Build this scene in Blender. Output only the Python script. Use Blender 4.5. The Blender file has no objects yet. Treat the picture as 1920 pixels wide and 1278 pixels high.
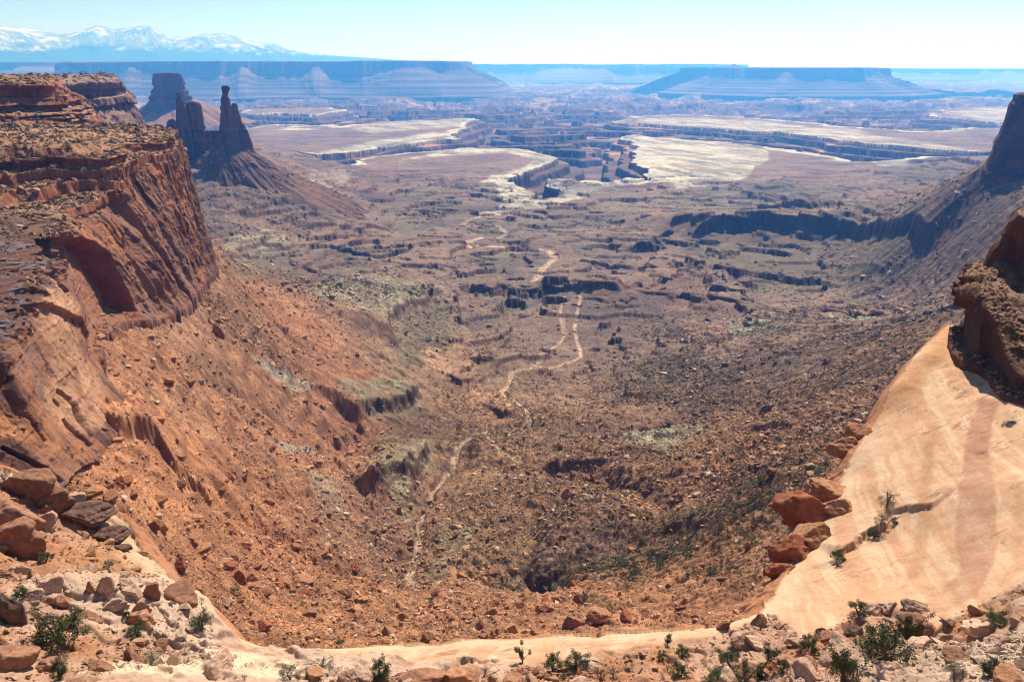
import bpy, bmesh, math, time
import numpy as np
from mathutils import Vector, noise as mnoise
T0 = time.time()
rng = np.random.default_rng(7)
S = bpy.context.scene
COL = S.collection
R = math.radians

# ------------------------------------------------------------------ camera model (metres, camera at the origin)
F = 1478.0
HY = 127.0
PITCH = math.atan((639 - HY) / F)
CP, SP = math.cos(PITCH), math.sin(PITCH)

def ray(px, py):
    a = (np.asarray(px, float) - 960) / F
    b = (639 - np.asarray(py, float)) / F
    dx = a; dy = CP + b * SP; dz = -SP + b * CP
    return dx, dy, dz

def at(px, py, D):
    """pixel of the photograph + horizontal distance -> world point"""
    dx, dy, dz = ray(px, py)
    k = np.asarray(D, float) / np.hypot(dx, dy)
    return np.stack([dx * k, dy * k, dz * k], -1)

def atz(px, py, z):
    dx, dy, dz = ray(px, py)
    k = np.asarray(z, float) / dz
    return np.stack([dx * k, dy * k, dz * k], -1)

def proj(x, y, z):
    d = y * CP - z * SP
    d = np.where(d > 1, d, 1)
    return 960 + F * x / d, 639 - F * (y * SP + z * CP) / d

# ------------------------------------------------------------------ noise
_T = rng.random((256, 256)).astype(np.float32) * 2 - 1
_T3 = rng.random((64, 64, 64)).astype(np.float32) * 2 - 1

def n2(x, y, s=0):
    x = x + s * 17.31; y = y + s * 9.77
    xi = np.floor(x); yi = np.floor(y)
    fx = (x - xi).astype(np.float32); fy = (y - yi).astype(np.float32)
    xi = xi.astype(np.int64) & 255; yi = yi.astype(np.int64) & 255
    x1 = (xi + 1) & 255; y1 = (yi + 1) & 255
    fx = fx * fx * fx * (fx * (fx * 6 - 15) + 10); fy = fy * fy * fy * (fy * (fy * 6 - 15) + 10)
    a = _T[xi, yi]; b = _T[x1, yi]; c = _T[xi, y1]; d = _T[x1, y1]
    return (a + (b - a) * fx) * (1 - fy) + (c + (d - c) * fx) * fy

def fbm(x, y, o=5, g=0.5, l=2.03, s=0, ridge=False):
    t = 0; a = 1; n = 0
    for i in range(o):
        v = n2(x, y, s + i)
        if ridge: v = 1 - 2 * np.abs(v)
        t = t + a * v; n += a
        a *= g
        x, y = (x * 0.8 - y * 0.6) * l, (x * 0.6 + y * 0.8) * l
    return t / n

def n3(x, y, z, s=0):
    x = x + s * 7.31; y = y + s * 3.77; z = z + s * 5.13
    xi = np.floor(x); yi = np.floor(y); zi = np.floor(z)
    fx = (x - xi).astype(np.float32); fy = (y - yi).astype(np.float32); fz = (z - zi).astype(np.float32)
    xi = xi.astype(np.int64) & 63; yi = yi.astype(np.int64) & 63; zi = zi.astype(np.int64) & 63
    x1 = (xi + 1) & 63; y1 = (yi + 1) & 63; z1 = (zi + 1) & 63
    fx = fx * fx * (3 - 2 * fx); fy = fy * fy * (3 - 2 * fy); fz = fz * fz * (3 - 2 * fz)
    T = _T3
    a = T[xi, yi, zi]; b = T[x1, yi, zi]; c = T[xi, y1, zi]; d = T[x1, y1, zi]
    e = T[xi, yi, z1]; f = T[x1, yi, z1]; g = T[xi, y1, z1]; h = T[x1, y1, z1]
    p = (a + (b - a) * fx) * (1 - fy) + (c + (d - c) * fx) * fy
    q = (e + (f - e) * fx) * (1 - fy) + (g + (h - g) * fx) * fy
    return p + (q - p) * fz

def fbm3(x, y, z, o=5, g=0.5, l=2.07, s=0, ridge=False):
    t = 0; a = 1; n = 0
    for i in range(o):
        v = n3(x, y, z, s + i)
        if ridge: v = 1 - 2 * np.abs(v)
        t = t + a * v; n += a; a *= g
        x, y, z = (x * 0.8 - y * 0.6) * l, (x * 0.6 + y * 0.8) * l, z * l
    return t / n

def ss(a, b, x):
    t = np.clip((x - a) / (b - a), 0, 1)
    return t * t * (3 - 2 * t)

def terrace(z, step, sharp, w=0.0):
    """flat benches joined by steep risers, at fixed elevations"""
    q = z / step
    k = np.floor(q); f = q - k
    g = ss(0.5 - sharp, 0.5 + sharp, f)
    return (k + g * (1 - w) + f * w) * step

# ------------------------------------------------------------------ polygons and lines
def pip(px, py, poly):
    inside = np.zeros(px.shape, bool)
    n = len(poly)
    for i in range(n):
        x0, y0 = poly[i]; x1, y1 = poly[(i + 1) % n]
        if y0 == y1: continue
        c = ((y0 > py) != (y1 > py)) & (px < (x1 - x0) * (py - y0) / (y1 - y0) + x0)
        inside ^= c
    return inside

def dline(px, py, line, closed=False, sy=1.0):
    """distance, side (+ right of travel direction... sign of cross), parameter 0..1 along the line"""
    best = np.full(px.shape, 1e18); side = np.zeros(px.shape); par = np.zeros(px.shape)
    n = len(line); L = [0]
    for i in range(n - 1): L.append(L[-1] + math.dist(line[i], line[i + 1]))
    m = n if closed else n - 1
    for i in range(m):
        x0, y0 = line[i]; x1, y1 = line[(i + 1) % n]
        ex, ey = x1 - x0, (y1 - y0) * sy
        q = ex * ex + ey * ey + 1e-12
        t = np.clip(((px - x0) * ex + (py - y0) * sy * ey) / q, 0, 1)
        dx = px - x0 - t * ex; dy = (py - y0) * sy - t * ey
        d = dx * dx + dy * dy
        b = d < best
        best = np.where(b, d, best)
        side = np.where(b, np.sign(ex * dy - ey * dx), side)
        if not closed: par = np.where(b, (L[i] + t * (L[i + 1] - L[i])) / L[-1], par)
    return np.sqrt(best), side, par

def soft(px, py, poly, w, mar=0):
    """soft inside mask of a polygon, 1 inside"""
    P = np.array(poly, float)
    out = np.zeros(px.shape, np.float32)
    m = (px > P[:, 0].min() - w) & (px < P[:, 0].max() + w) & (py > P[:, 1].min() - w) & (py < P[:, 1].max() + w)
    if not m.any(): return out
    x = px[m]; y = py[m]
    d, _, _ = dline(x, y, poly, True)
    s = np.where(pip(x, y, poly), d, -d)
    out[m] = ss(-w, w, s)
    return out

def lin(c):
    c = np.array(c, float) / 255
    return np.where(c <= 0.04045, c / 12.92, ((c + 0.055) / 1.055) ** 2.4)

def mixc(C, c, m):
    return C + (np.asarray(c) - C) * np.asarray(m)[..., None]

# ------------------------------------------------------------------ mesh helpers
def tag(o, label=None, cat=None, group=None, kind=None):
    if label: o['label'] = label
    if cat: o['category'] = cat
    if group: o['group'] = group
    if kind: o['kind'] = kind
    return o

TINT = np.array([.96, 1.03, 1.02])
ALB = 0.60      # photograph is exposed about 0.8 stop bright; albedos are scaled to match
def raw_mesh(name, V, Fc, col=None, smooth=True):
    """V (n,3), Fc (m,k) with k = 3 or 4"""
    me = bpy.data.meshes.new(name)
    n = len(V); m, k = Fc.shape
    me.vertices.add(n); me.vertices.foreach_set('co', V.astype(np.float32).ravel())
    me.loops.add(m * k); me.loops.foreach_set('vertex_index', Fc.astype(np.int32).ravel())
    me.polygons.add(m)
    me.polygons.foreach_set('loop_start', np.arange(0, m * k, k, dtype=np.int32))
    me.polygons.foreach_set('loop_total', np.full(m, k, np.int32))
    me.polygons.foreach_set('use_smooth', np.full(m, smooth, bool))
    if col is not None:
        a = me.color_attributes.new('Col', 'FLOAT_COLOR', 'POINT')
        c = np.ones((n, 4), np.float32); c[:, :3] = np.clip(col * ALB * TINT, 0, 1)
        a.data.foreach_set('color', c.ravel())
    me.update(); me.validate(verbose=False)
    return me

def link(name, me, mat, parent=None):
    o = bpy.data.objects.new(name, me)
    COL.objects.link(o)
    if mat is not None and len(me.materials) == 0: me.materials.append(mat)
    if parent: o.parent = parent
    return o

def gridfaces(nu, nv, mask=None, flip=False):
    """grid of nu x nv points, index i*nv+j"""
    i = np.arange(nu - 1)[:, None]; j = np.arange(nv - 1)[None, :]
    a = i * nv + j
    q = np.stack([a, a + nv, a + nv + 1, a + 1], -1)
    if flip: q = q[..., ::-1]
    if mask is not None: q = q[mask]
    return q.reshape(-1, 4)

# ------------------------------------------------------------------ materials
def rock_mat(name, scale=1.0, bump=0.6, dist=0.25, var=0.35, rough=0.95, attr=True, base=None, objvar=0.0, strata=0.0):
    m = bpy.data.materials.new(name); m.use_nodes = True
    nt = m.node_tree; N = nt.nodes; Lk = nt.links
    b = N['Principled BSDF']; b.inputs['Roughness'].default_value = rough
    b.inputs['Specular IOR Level'].default_value = 0.12
    geo = N.new('ShaderNodeNewGeometry')
    pos = geo.outputs['Position']
    if not attr:
        tc = N.new('ShaderNodeTexCoord'); pos = tc.outputs['Object']
    def nz(sc, det, rg=0.6):
        n = N.new('ShaderNodeTexNoise'); n.inputs['Scale'].default_value = sc
        n.inputs['Detail'].default_value = det; n.inputs['Roughness'].default_value = rg
        Lk.new(pos, n.inputs['Vector']); return n
    a = nz(0.9 * scale, 6, 0.65); c = nz(0.06 * scale, 5, 0.6)
    mr = N.new('ShaderNodeMapRange'); mr.inputs[1].default_value = 0.3; mr.inputs[2].default_value = 0.7
    mr.inputs[3].default_value = 1 - var; mr.inputs[4].default_value = 1 + var
    Lk.new(a.outputs[0], mr.inputs[0])
    mr2 = N.new('ShaderNodeMapRange'); mr2.inputs[1].default_value = 0.3; mr2.inputs[2].default_value = 0.7
    mr2.inputs[3].default_value = 1 - var * .6; mr2.inputs[4].default_value = 1 + var * .6
    Lk.new(c.outputs[0], mr2.inputs[0])
    mul = N.new('ShaderNodeMath'); mul.operation = 'MULTIPLY'
    Lk.new(mr.outputs[0], mul.inputs[0]); Lk.new(mr2.outputs[0], mul.inputs[1])
    val = mul.outputs[0]
    if objvar:
        oi = N.new('ShaderNodeObjectInfo'); m3 = N.new('ShaderNodeMapRange')
        m3.inputs[3].default_value = 1 - objvar; m3.inputs[4].default_value = 1 + objvar
        Lk.new(oi.outputs['Random'], m3.inputs[0])
        q = N.new('ShaderNodeMath'); q.operation = 'MULTIPLY'
        Lk.new(val, q.inputs[0]); Lk.new(m3.outputs[0], q.inputs[1]); val = q.outputs[0]
    if attr:
        at_ = N.new('ShaderNodeAttribute'); at_.attribute_name = 'Col'; src = at_.outputs['Color']
    else:
        rg = N.new('ShaderNodeRGB'); rg.outputs[0].default_value = (*base, 1); src = rg.outputs[0]
    vm = N.new('ShaderNodeVectorMath'); vm.operation = 'SCALE'
    Lk.new(src, vm.inputs[0]); Lk.new(val, vm.inputs['Scale'])
    Lk.new(vm.outputs[0], b.inputs['Base Color'])
    bp = N.new('ShaderNodeBump'); bp.inputs['Strength'].default_value = bump; bp.inputs['Distance'].default_value = dist
    Lk.new(a.outputs[0], bp.inputs['Height'])
    if strata:
        sx = N.new('ShaderNodeSeparateXYZ'); Lk.new(pos, sx.inputs[0])
        w = N.new('ShaderNodeMapping'); w.inputs['Scale'].default_value = (0.12, 0.12, 2.2)
        Lk.new(pos, w.inputs['Vector'])
        sn = N.new('ShaderNodeTexNoise'); sn.inputs['Scale'].default_value = strata; sn.inputs['Detail'].default_value = 5
        Lk.new(w.outputs[0], sn.inputs['Vector'])
        b2 = N.new('ShaderNodeBump'); b2.inputs['Strength'].default_value = 0.7; b2.inputs['Distance'].default_value = dist * 1.6
        Lk.new(sn.outputs[0], b2.inputs['Height']); Lk.new(bp.outputs[0], b2.inputs['Normal'])
        Lk.new(b2.outputs[0], b.inputs['Normal'])
    else:
        Lk.new(bp.outputs[0], b.inputs['Normal'])
    return m

M_ground = rock_mat('desert_ground', 1.0, 0.8, 0.5, 0.30)
M_shelf = rock_mat('sandstone_shelf', 3.0, 0.6, 0.10, 0.16)
M_cliff = rock_mat('cliff_sandstone', 0.9, 0.9, 0.7, 0.22)
M_far = rock_mat('far_rock', 0.05, 0.3, 4.0, 0.15)
M_rub = rock_mat('rubble_rock', 2.0, 0.6, 0.15, 0.2)

# ------------------------------------------------------------------ BASIN TERRAIN (base surface through control points)
CTRL = [  # px, py, z
 (770,1060,-247),(790,940,-277),(900,830,-302),(960,720,-324),(1090,600,-346),(1030,500,-366),(870,420,-380),(1000,350,-391),
 (960,1150,-208),(600,1150,-205),(1200,1150,-197),(1430,1100,-168),(1430,900,-192),(1300,1000,-215),(1100,900,-262),(1600,780,-200),
 (1700,680,-198),(1790,575,-200),(1500,700,-258),(1300,700,-300),(1480,610,-292),(1300,600,-325),(1700,600,-232),
 (1620,575,-318),(1400,560,-340),(1700,540,-322),(1600,500,-348),(1450,520,-356),(1300,500,-362),
 (1842,335,-172),(1870,430,-205),(1800,520,-270),(1700,420,-290),(1760,370,-262),(1550,430,-345),(1400,400,-372),(1300,430,-372),(1600,350,-360),(1750,320,-345),(1600,310,-385),
 (300,1060,-156),(240,960,-140),(450,1150,-176),(110,905,-134),(20,985,-135),(165,828,-141),(215,745,-143),(172,642,-134),(222,586,-137),(290,580,-145),(345,555,-153),(376,516,-156),(400,492,-160),
 (500,620,-215),(560,560,-240),(650,640,-258),(740,640,-288),(600,750,-248),(500,850,-224),(350,750,-168),(400,1000,-180),(600,1000,-226),(300,850,-154),(450,730,-198),
 (700,560,-284),(820,600,-325),(780,700,-302),(700,800,-282),(700,930,-262),(860,520,-352),(650,500,-335),
 (430,277,-192),(640,370,-345),(500,400,-300),(400,400,-290),(380,300,-212),(420,455,-325),(560,460,-348),(540,310,-285),(345,300,-215),
 (1300,290,-394),(1000,290,-394),(700,300,-392),(1600,260,-394),(1900,260,-394),(700,230,-394),(500,260,-385),(500,225,-394),(1200,205,-400),(700,190,-405),(1700,190,-405),(300,215,-400),(1900,330,-330),
 (-100,700,-130),(-150,420,-140),(-300,300,-180),(-300,240,-250),(0,210,-330),(-400,200,-380),(2000,900,-150),(2100,500,-190),(2300,330,-200),(2300,250,-330),(2600,210,-390)]
CT = np.array(CTRL, float)
CW = atz(CT[:, 0], CT[:, 1], CT[:, 2])

def rbf_fit(P, z, lam=1e-4):
    n = len(P)
    d = np.linalg.norm(P[:, None] - P[None], axis=-1)
    K = np.where(d > 0, d * d * np.log(d + 1e-12), 0) + lam * np.eye(n)
    Q = np.c_[np.ones(n), P]
    A = np.block([[K, Q], [Q.T, np.zeros((3, 3))]])
    w = np.linalg.solve(A, np.r_[z, 0, 0, 0])
    return P, w

def rbf_eval(fit, X):
    P, w = fit
    n = len(P); out = w[n] + X[..., 0] * w[n + 1] + X[..., 1] * w[n + 2]
    for i in range(n):
        d2 = (X[..., 0] - P[i, 0]) ** 2 + (X[..., 1] - P[i, 1]) ** 2
        out = out + (0.5 * w[i]) * d2 * np.log(d2 + 1e-12)
    return out

def lp(x, y):
    return np.stack([np.arctan2(x, y) * 1.6, np.log(np.hypot(x, y))], -1)
BF = rbf_fit(lp(CW[:, 0], CW[:, 1]), CW[:, 2], 1e-3)

def zbase(x, y):
    r = np.hypot(x, y)
    z = rbf_eval(BF, lp(x, y))
    k = ss(4500, 6500, r)
    z = z * (1 - k) + (-400) * k
    return np.clip(z, -425, -130)

def hit(pts):
    """pixels -> world points on the smooth basin surface"""
    P = np.array(pts, float)
    D = np.exp(np.linspace(math.log(200), math.log(16000), 1400))
    X = at(P[:, 0][:, None], P[:, 1][:, None], D[None, :])
    zb = zbase(X[..., 0], X[..., 1])
    below = X[..., 2] < zb
    i = np.argmax(below, 1); i = np.where(below.any(1), i, len(D) - 1)
    return X[np.arange(len(P)), i]

# ledges: (pixel line running left to right in the picture, far side raised), height, depth behind, cap tint
LEDGES = [
 ([(1285,452),(1340,443),(1420,438),(1490,440),(1560,447),(1640,459),(1700,466),(1752,476)], 46, 360),
 ([(380,404),(430,398),(500,388),(560,376),(600,362)], 10, 60),
 ([(412,500),(450,486),(480,472),(520,460),(548,452)], 16, 120),
 ([(742,650),(734,622),(745,600),(768,585),(800,570),(838,552)], 15, 150),
 ([(668,790),(700,788),(735,782),(765,775),(796,745)], 17, 60),
 ([(690,905),(735,905),(772,893),(790,870),(810,835)], 16, 60),
 ([(1006,545),(1050,552),(1100,556),(1168,556)], 18, 150),
 ([(1388,362),(1410,372),(1440,378)], 18, 90),
 ([(1408,392),(1460,398),(1525,406)], 22, 130),
 ([(1540,470+30),(1600,512),(1660,520)], 6, 60),
 ([(1690,300),(1750,303),(1845,316)], 22, 300),
 ([(830,640),(880,645),(940,642),(985,630)], 9, 60),
 ([(870,680),(930,688),(980,682),(1045,672)], 9, 60),
 ([(860,728),(890,725),(915,712)], 8, 40),
 ([(938,785),(960,782),(975,770)], 8, 40),
 ([(560,510),(640,505),(720,490)], 10, 90),
 ([(620,470),(700,478),(800,470),(860,455)], 14, 110),
 ([(575,440),(650,435),(740,430)], 14, 130),
 ([(600,500),(650,485),(760,495),(850,500)], 10, 80),
 ([(1080,490),(1120,495),(1190,500)], 10, 90),
 ([(1200,470),(1240,462),(1290,470)], 12, 80),
 ([(1160,740),(1200,742),(1230,735)], 7, 40),
 ([(1240,500),(1320,512),(1400,520)], 8, 80),
 ([(930,645),(985,655),(1010,640)], 6, 40),
]
LEDW = []
for ln, h, dep in LEDGES:
    W = hit(ln)
    LEDW.append(([(p[0], p[1]) for p in W], h, dep))

# the white-rim flats: outside these (and far enough) the country is cut by canyons
FLATS = [
 [(-200,330),(300,300),(470,300),(560,305),(640,320),(665,303),(700,296),(750,289),(800,283),(860,278),(900,276),(960,277),(1010,281),(1046,296),(1028,306),(1000,313),(950,335),(947,343),(1010,367),(983,378),(1040,375),(1058,368),(1053,353),(1022,347),(1032,338),(1100,337),(1187,341),(1247,342),(1207,333),(1200,325),(1216,318),(1192,305),(1202,290),(1195,275),(1165,258),(1180,254),(1280,262),(1397,270),(1480,281),(1570,294),(1607,303),(1640,301),(1720,292),(1843,300),(2200,306),(2300,700),(-200,700)],
 [(590,293),(650,287),(760,268),(850,256),(820,247),(900,222),(760,226),(640,238),(480,236),(400,250),(420,290)],
 [(1180,230),(1290,238),(1447,248),(1557,263),(1683,272),(1847,290),(2050,297),(2050,225),(1850,238),(1700,246),(1550,238),(1400,222),(1300,217),(1210,221)],
 [(1760,216),(1830,228),(1930,234),(2100,232),(2100,198),(1900,200),(1790,205)],
 [(440,212),(600,216),(640,208),(600,203),(460,204)],
]
FLW = [[(p[0], p[1]) for p in atz(np.array(f)[:, 0].astype(float), np.array(f)[:, 1].astype(float), -394.0)] for f in FLATS]

def basin(x, y, colour=True):
    r = np.hypot(x, y)
    zb = zbase(x, y)
    z = zb.copy()
    px, py = proj(x, y, zb)
    # --- slope roughness and gullies
    near = 1 - ss(900, 1700, r)
    amp = 3 + 5 * ss(600, 1600, r)
    n1 = fbm(x / 120, y / 120, 6, 0.55, s=1)
    z += n1 * amp * 2.4
    # gullies on the talus run down-slope: ridged noise stretched along the gradient
    e = 12.0
    gx = (zbase(x + e, y) - zb) / e; gy = (zbase(x, y + e) - zb) / e
    gm = np.hypot(gx, gy) + 1e-6
    talus = ss(0.16, 0.34, gm) * (1 - ss(2600, 3400, r))
    ux, uy = gx / gm, gy / gm
    # gully noise stretched down the fall line (three fixed fall directions, blended by aspect)
    gg = 0; gw = 1e-6
    for k, a in enumerate((-15, -60, -100, -145, 165)):   # uphill bearing, degrees
        ca, sa = math.cos(R(a + 180 if False else a)), math.sin(R(a))
        w_ = np.clip(ux * ca + uy * sa, 0, 1) ** 10 + np.clip(-(ux * ca + uy * sa), 0, 1) ** 10
        al = (x * ca + y * sa); ac = (-x * sa + y * ca)
        gg = gg + w_ * fbm(ac / 16 + n1 * 0.8, al / 150, 5, 0.6, s=11 + 7 * k, ridge=True); gw = gw + w_
    g = gg / gw
    z += talus * (g - 0.1) * 2.4
    gg = 0; gw = 1e-6
    for k, a in enumerate((-15, -60, -100, -145, 165)):
        ca, sa = math.cos(R(a)), math.sin(R(a))
        w_ = np.abs(ux * ca + uy * sa) ** 10
        al = (x * ca + y * sa); ac = (-x * sa + y * ca)
        gg = gg + w_ * fbm(ac / 58 + n1 * 1.6, al / 420, 4, 0.5, s=301 + 7 * k, ridge=True); gw = gw + w_
    z += talus * (gg / gw - .35) * 9 * ss(230, 330, r)
    for ln, dp, wd in GULLW:
        d, _, pr = dline(x + n1 * 26, y + n1 * 20, ln)
        z -= 1.5 * dp * np.exp(-(d / wd)) * ss(0, .12, pr) * (1 - ss(.85, 1, pr))
    # broken strata outcropping across the slopes
    tg = ss(.12, .3, fbm(x / 130, y / 130, 4, .6, s=341)) * talus
    zw = z + n1 * 7
    z = z + (terrace(zw, 15, .2, .4) - n1 * 7 - z) * tg
    n5 = fbm(x / 14, y / 14, 5, 0.65, s=21)
    z += n5 * 2.6 * (1 - ss(900, 2200, r) * .6)
    n6 = fbm(x / 3.4, y / 3.4, 3, 0.6, s=25)
    z += (n6 * .7 + np.maximum(n6 - .25, 0) * 2.2) * (1 - ss(600, 1100, r))
    # talus heaped against the foot of the great wall
    d, sd_, pr = dline(x, y, FOOT)
    z += 3 * np.exp(-np.abs(d) / 14.0) * ss(900, 650, r)
    # --- bedded ledges on the basin floor
    mid = ss(620, 1000, r) * (1 - talus * 0.85)
    w = fbm(x / 640, y / 320, 5, 0.5, s=31) * 28 + fbm(x / 60, y / 60, 4, .65, s=35) * 5
    zz = z + w * mid
    t1 = terrace(zz, 13.0, 0.06, 0.2)
    gate = ss(-0.45, 0.0, fbm(x / 300 + 9, y / 160, 4, s=41))
    zt = t1 - w * mid * 0.75
    z = z + (zt - z) * mid * gate
    w2 = fbm(x / 340, y / 150, 5, 0.55, s=37) * 15 + n5 * 1.2
    zz2 = z + w2 * mid
    g2 = ss(-0.42, -0.1, fbm(x / 180, y / 120, 4, s=45)) * (1 - ss(2600, 3600, r))
    z = z + (terrace(zz2, 7.0, 0.07, 0.2) - w2 * mid * .7 - z) * mid * g2
    # --- named ledges
    for ln, h, dep in LEDW:
        L = np.array(ln)
        mrg = dep + 60
        m = (x > L[:, 0].min() - mrg) & (x < L[:, 0].max() + mrg) & (y > L[:, 1].min() - mrg) & (y < L[:, 1].max() + mrg)
        if not m.any(): continue
        wob = fbm(x[m] / 30, y[m] / 30, 4, 0.55, s=51) * min(h, 18) * 0.6
        d, sd, pr = dline(x[m], y[m], ln)
        d = d * sd + wob
        ends = ss(0, 0.10, pr) * (1 - ss(0.90, 1, pr))
        up = ss(-2.2, 4.2, d) * np.clip(1 - d / dep, 0, 1) ** 0.8
        rim_dist = d
        apron = np.clip(1 + rim_dist / (h * 1.5), 0, 1) * (d < 0) * 0.28
        z[m] += (up * h + apron * h) * ends
    # --- slot along the foot of the near ridge
    ln = [tuple(p[:2]) for p in SLOT]
    d, sd, pr = dline(x, y, ln)
    z -= 16 * (1 - ss(4, 13, d + fbm(x / 30, y / 30, 3, s=61) * 6)) * ss(0, .1, pr) * (1 - ss(.9, 1, pr))
    # --- erosion scar in the red talus
    d, sd, pr = dline(x, y, SCAR)
    dd = d * sd
    sc = ss(-1, 2.0, dd + n5 * 5 + n6 * 2) * np.clip(1 - dd / 50, 0, 1) * ss(0, .12, pr) * (1 - ss(.88, 1, pr))
    z += 9 * sc
    # --- washes
    for ln, wd, dp in WASHW:
        d, sd, pr = dline(x, y, ln)
        z -= dp * (1 - ss(wd * 0.5, wd * 1.6, d))
    # --- white rim and canyon country
    far = r > 2400
    sdm = np.full(x.shape, 1e9)
    ins = np.zeros(x.shape, bool)
    fx = x[far]; fy = y[far]
    wk = .4 + .6 * ss(2900, 5000, r[far]); wl = ss(3200, 5500, r[far]); wx = fx + fbm(fx / 1100, fy / 1100, 3, s=351) * 260 * wl + fbm(fx / 260, fy / 260, 6, 0.7, s=71) * 85 * wk; wy = fy + fbm(fx / 900, fy / 1100, 4, .6, s=355) * 420 * wl + fbm(fx / 260, fy / 260, 6, 0.7, s=75) * 120 * wk
    sdf = np.full(fx.shape, 1e9); inf = np.zeros(fx.shape, bool)
    for f in FLW:
        d, _, _ = dline(wx, wy, f, True)
        sdf = np.minimum(sdf, d); inf |= pip(wx, wy, f)
    sdm[far] = sdf; ins[far] = inf
    ins |= ~far
    s = np.where(ins, sdm, -sdm)           # + inside the flats
    out = np.clip(-s, 0, None); fr_ = r
    rough = fbm(x / 900, y / 620, 6, 0.6, s=81)
    rd = fbm(x / 520, y / 380, 5, 0.55, s=85, ridge=True)
    drop = (30 + 36 * (1 - ss(2900, 3600, fr_))) * ss(0, 12, out) + 30 * ss(25, 110, out) + 44 * ss(110, 140, out) + 30 * ss(250, 1200, out)
    hills = (rough * 150 + rd * 80) * ss(60, 500, out)
    zc = -394 - drop + hills
    wv = fbm(x / 400, y / 400, 4, s=91) * 20
    zc = terrace(zc + wv, 38, 0.07, 0.12) - wv * .6
    zc = np.minimum(zc, -384 - 10 * (1 - ss(400, 3000, out)))
    flatz = -394 + fbm(x / 300, y / 300, 5, s=95) * 4
    lev = ss(2900, 3500, r) * (1 - ss(-388, -360, zb))
    z = z + (flatz - z) * lev * 0.8
    cut = (~ins) & (zb < -372)
    z = np.where(cut, np.minimum(z, zc), z)
    z = z - ss(9000, 14000, r) * 10
    if not colour: return z
    # ================= colour =================
    n_a = fbm(x / 40, y / 40, 5, 0.6, s=101); n_b = fbm(x / 300, y / 300, 4, 0.55, s=111); n_c = fbm(x / 6, y / 6, 3, 0.6, s=121)
    wpx = px + n_a * 26 + n_c * 9; wpy = py + n_b * 8 + n_a * 10 + n_c * 5
    red = lin((180, 120, 90)); brown = lin((152, 110, 86)); mauve = lin((142, 112, 98)); olive = lin((132, 118, 96))
    pale = lin((206, 172, 142)); cream = lin((216, 198, 178)); green = lin((160, 146, 120)); purple = lin((146, 106, 92)); grey = lin((170, 160, 148))
    C = np.empty(x.shape + (3,)); C[:] = mauve
    k = 1 - ss(560, 1050, r + n_b * 120)
    C = mixc(C, brown, k)
    lt = soft(wpx, wpy, [(60,1000),(90,560),(330,480),(410,480),(560,560),(660,650),(730,760),(690,860),(720,960),(760,1060),(760,1260),(200,1260)], 45)
    C = mixc(C, red, lt)
    C = mixc(C, lin((182,124,92)), soft(wpx, wpy, [(700,1050),(1080,1080),(1240,1090),(1450,1100),(1450,1300),(500,1300),(560,1100)], 30) * .9)
    C = mixc(C, lin((172,118,88)), soft(wpx, wpy, [(1040,1000),(1200,900),(1480,780),(1660,720),(1560,1000),(1440,1120),(1100,1160)], 40) * .55)
    C = mixc(C, red * .95, soft(wpx, wpy, [(1195,975),(1235,935),(1300,960),(1230,1000)], 8))
    C = mixc(C, purple, soft(wpx, wpy, [(600,900),(700,870),(760,960),(760,1040),(690,1050),(560,980)], 30) * .5)
    C = mixc(C, purple * .8, soft(wpx, wpy, [(1010,930),(1140,900),(1200,960),(1170,1040),(1080,1080),(1000,1040)], 25) * .6)
    C = mixc(C, lin((150,114,94)), lt * ss(-.1, .5, n_b + n_a * .5) * .55)
    C = mixc(C, lin((196,132,94)), lt * ss(.0, .5, -n_b + n_a * .4) * .6)
    C = C * (1 - .02 * lt)[..., None]
    # strata banding by elevation
    band = fbm((z + n_a * 5) / 7.0, z * 0 + 3.3, 3, 0.7, s=131)
    C = C * (1 + 0.20 * band[..., None] * (ss(0.02, .1, gm) * .6 + .4)[..., None])
    band2 = ss(0.25, 0.6, fbm((z + n_b * 8) / 16.0, z * 0 + 7.7, 2, s=135))
    C = mixc(C, olive, band2 * 0.55 * ss(600, 1300, r) * (1 - ss(2800, 3300, r)))
    C = mixc(C, lin((122,84,78)), ss(.1, .5, n_b) * .45 * ss(700, 1300, r))
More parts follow.
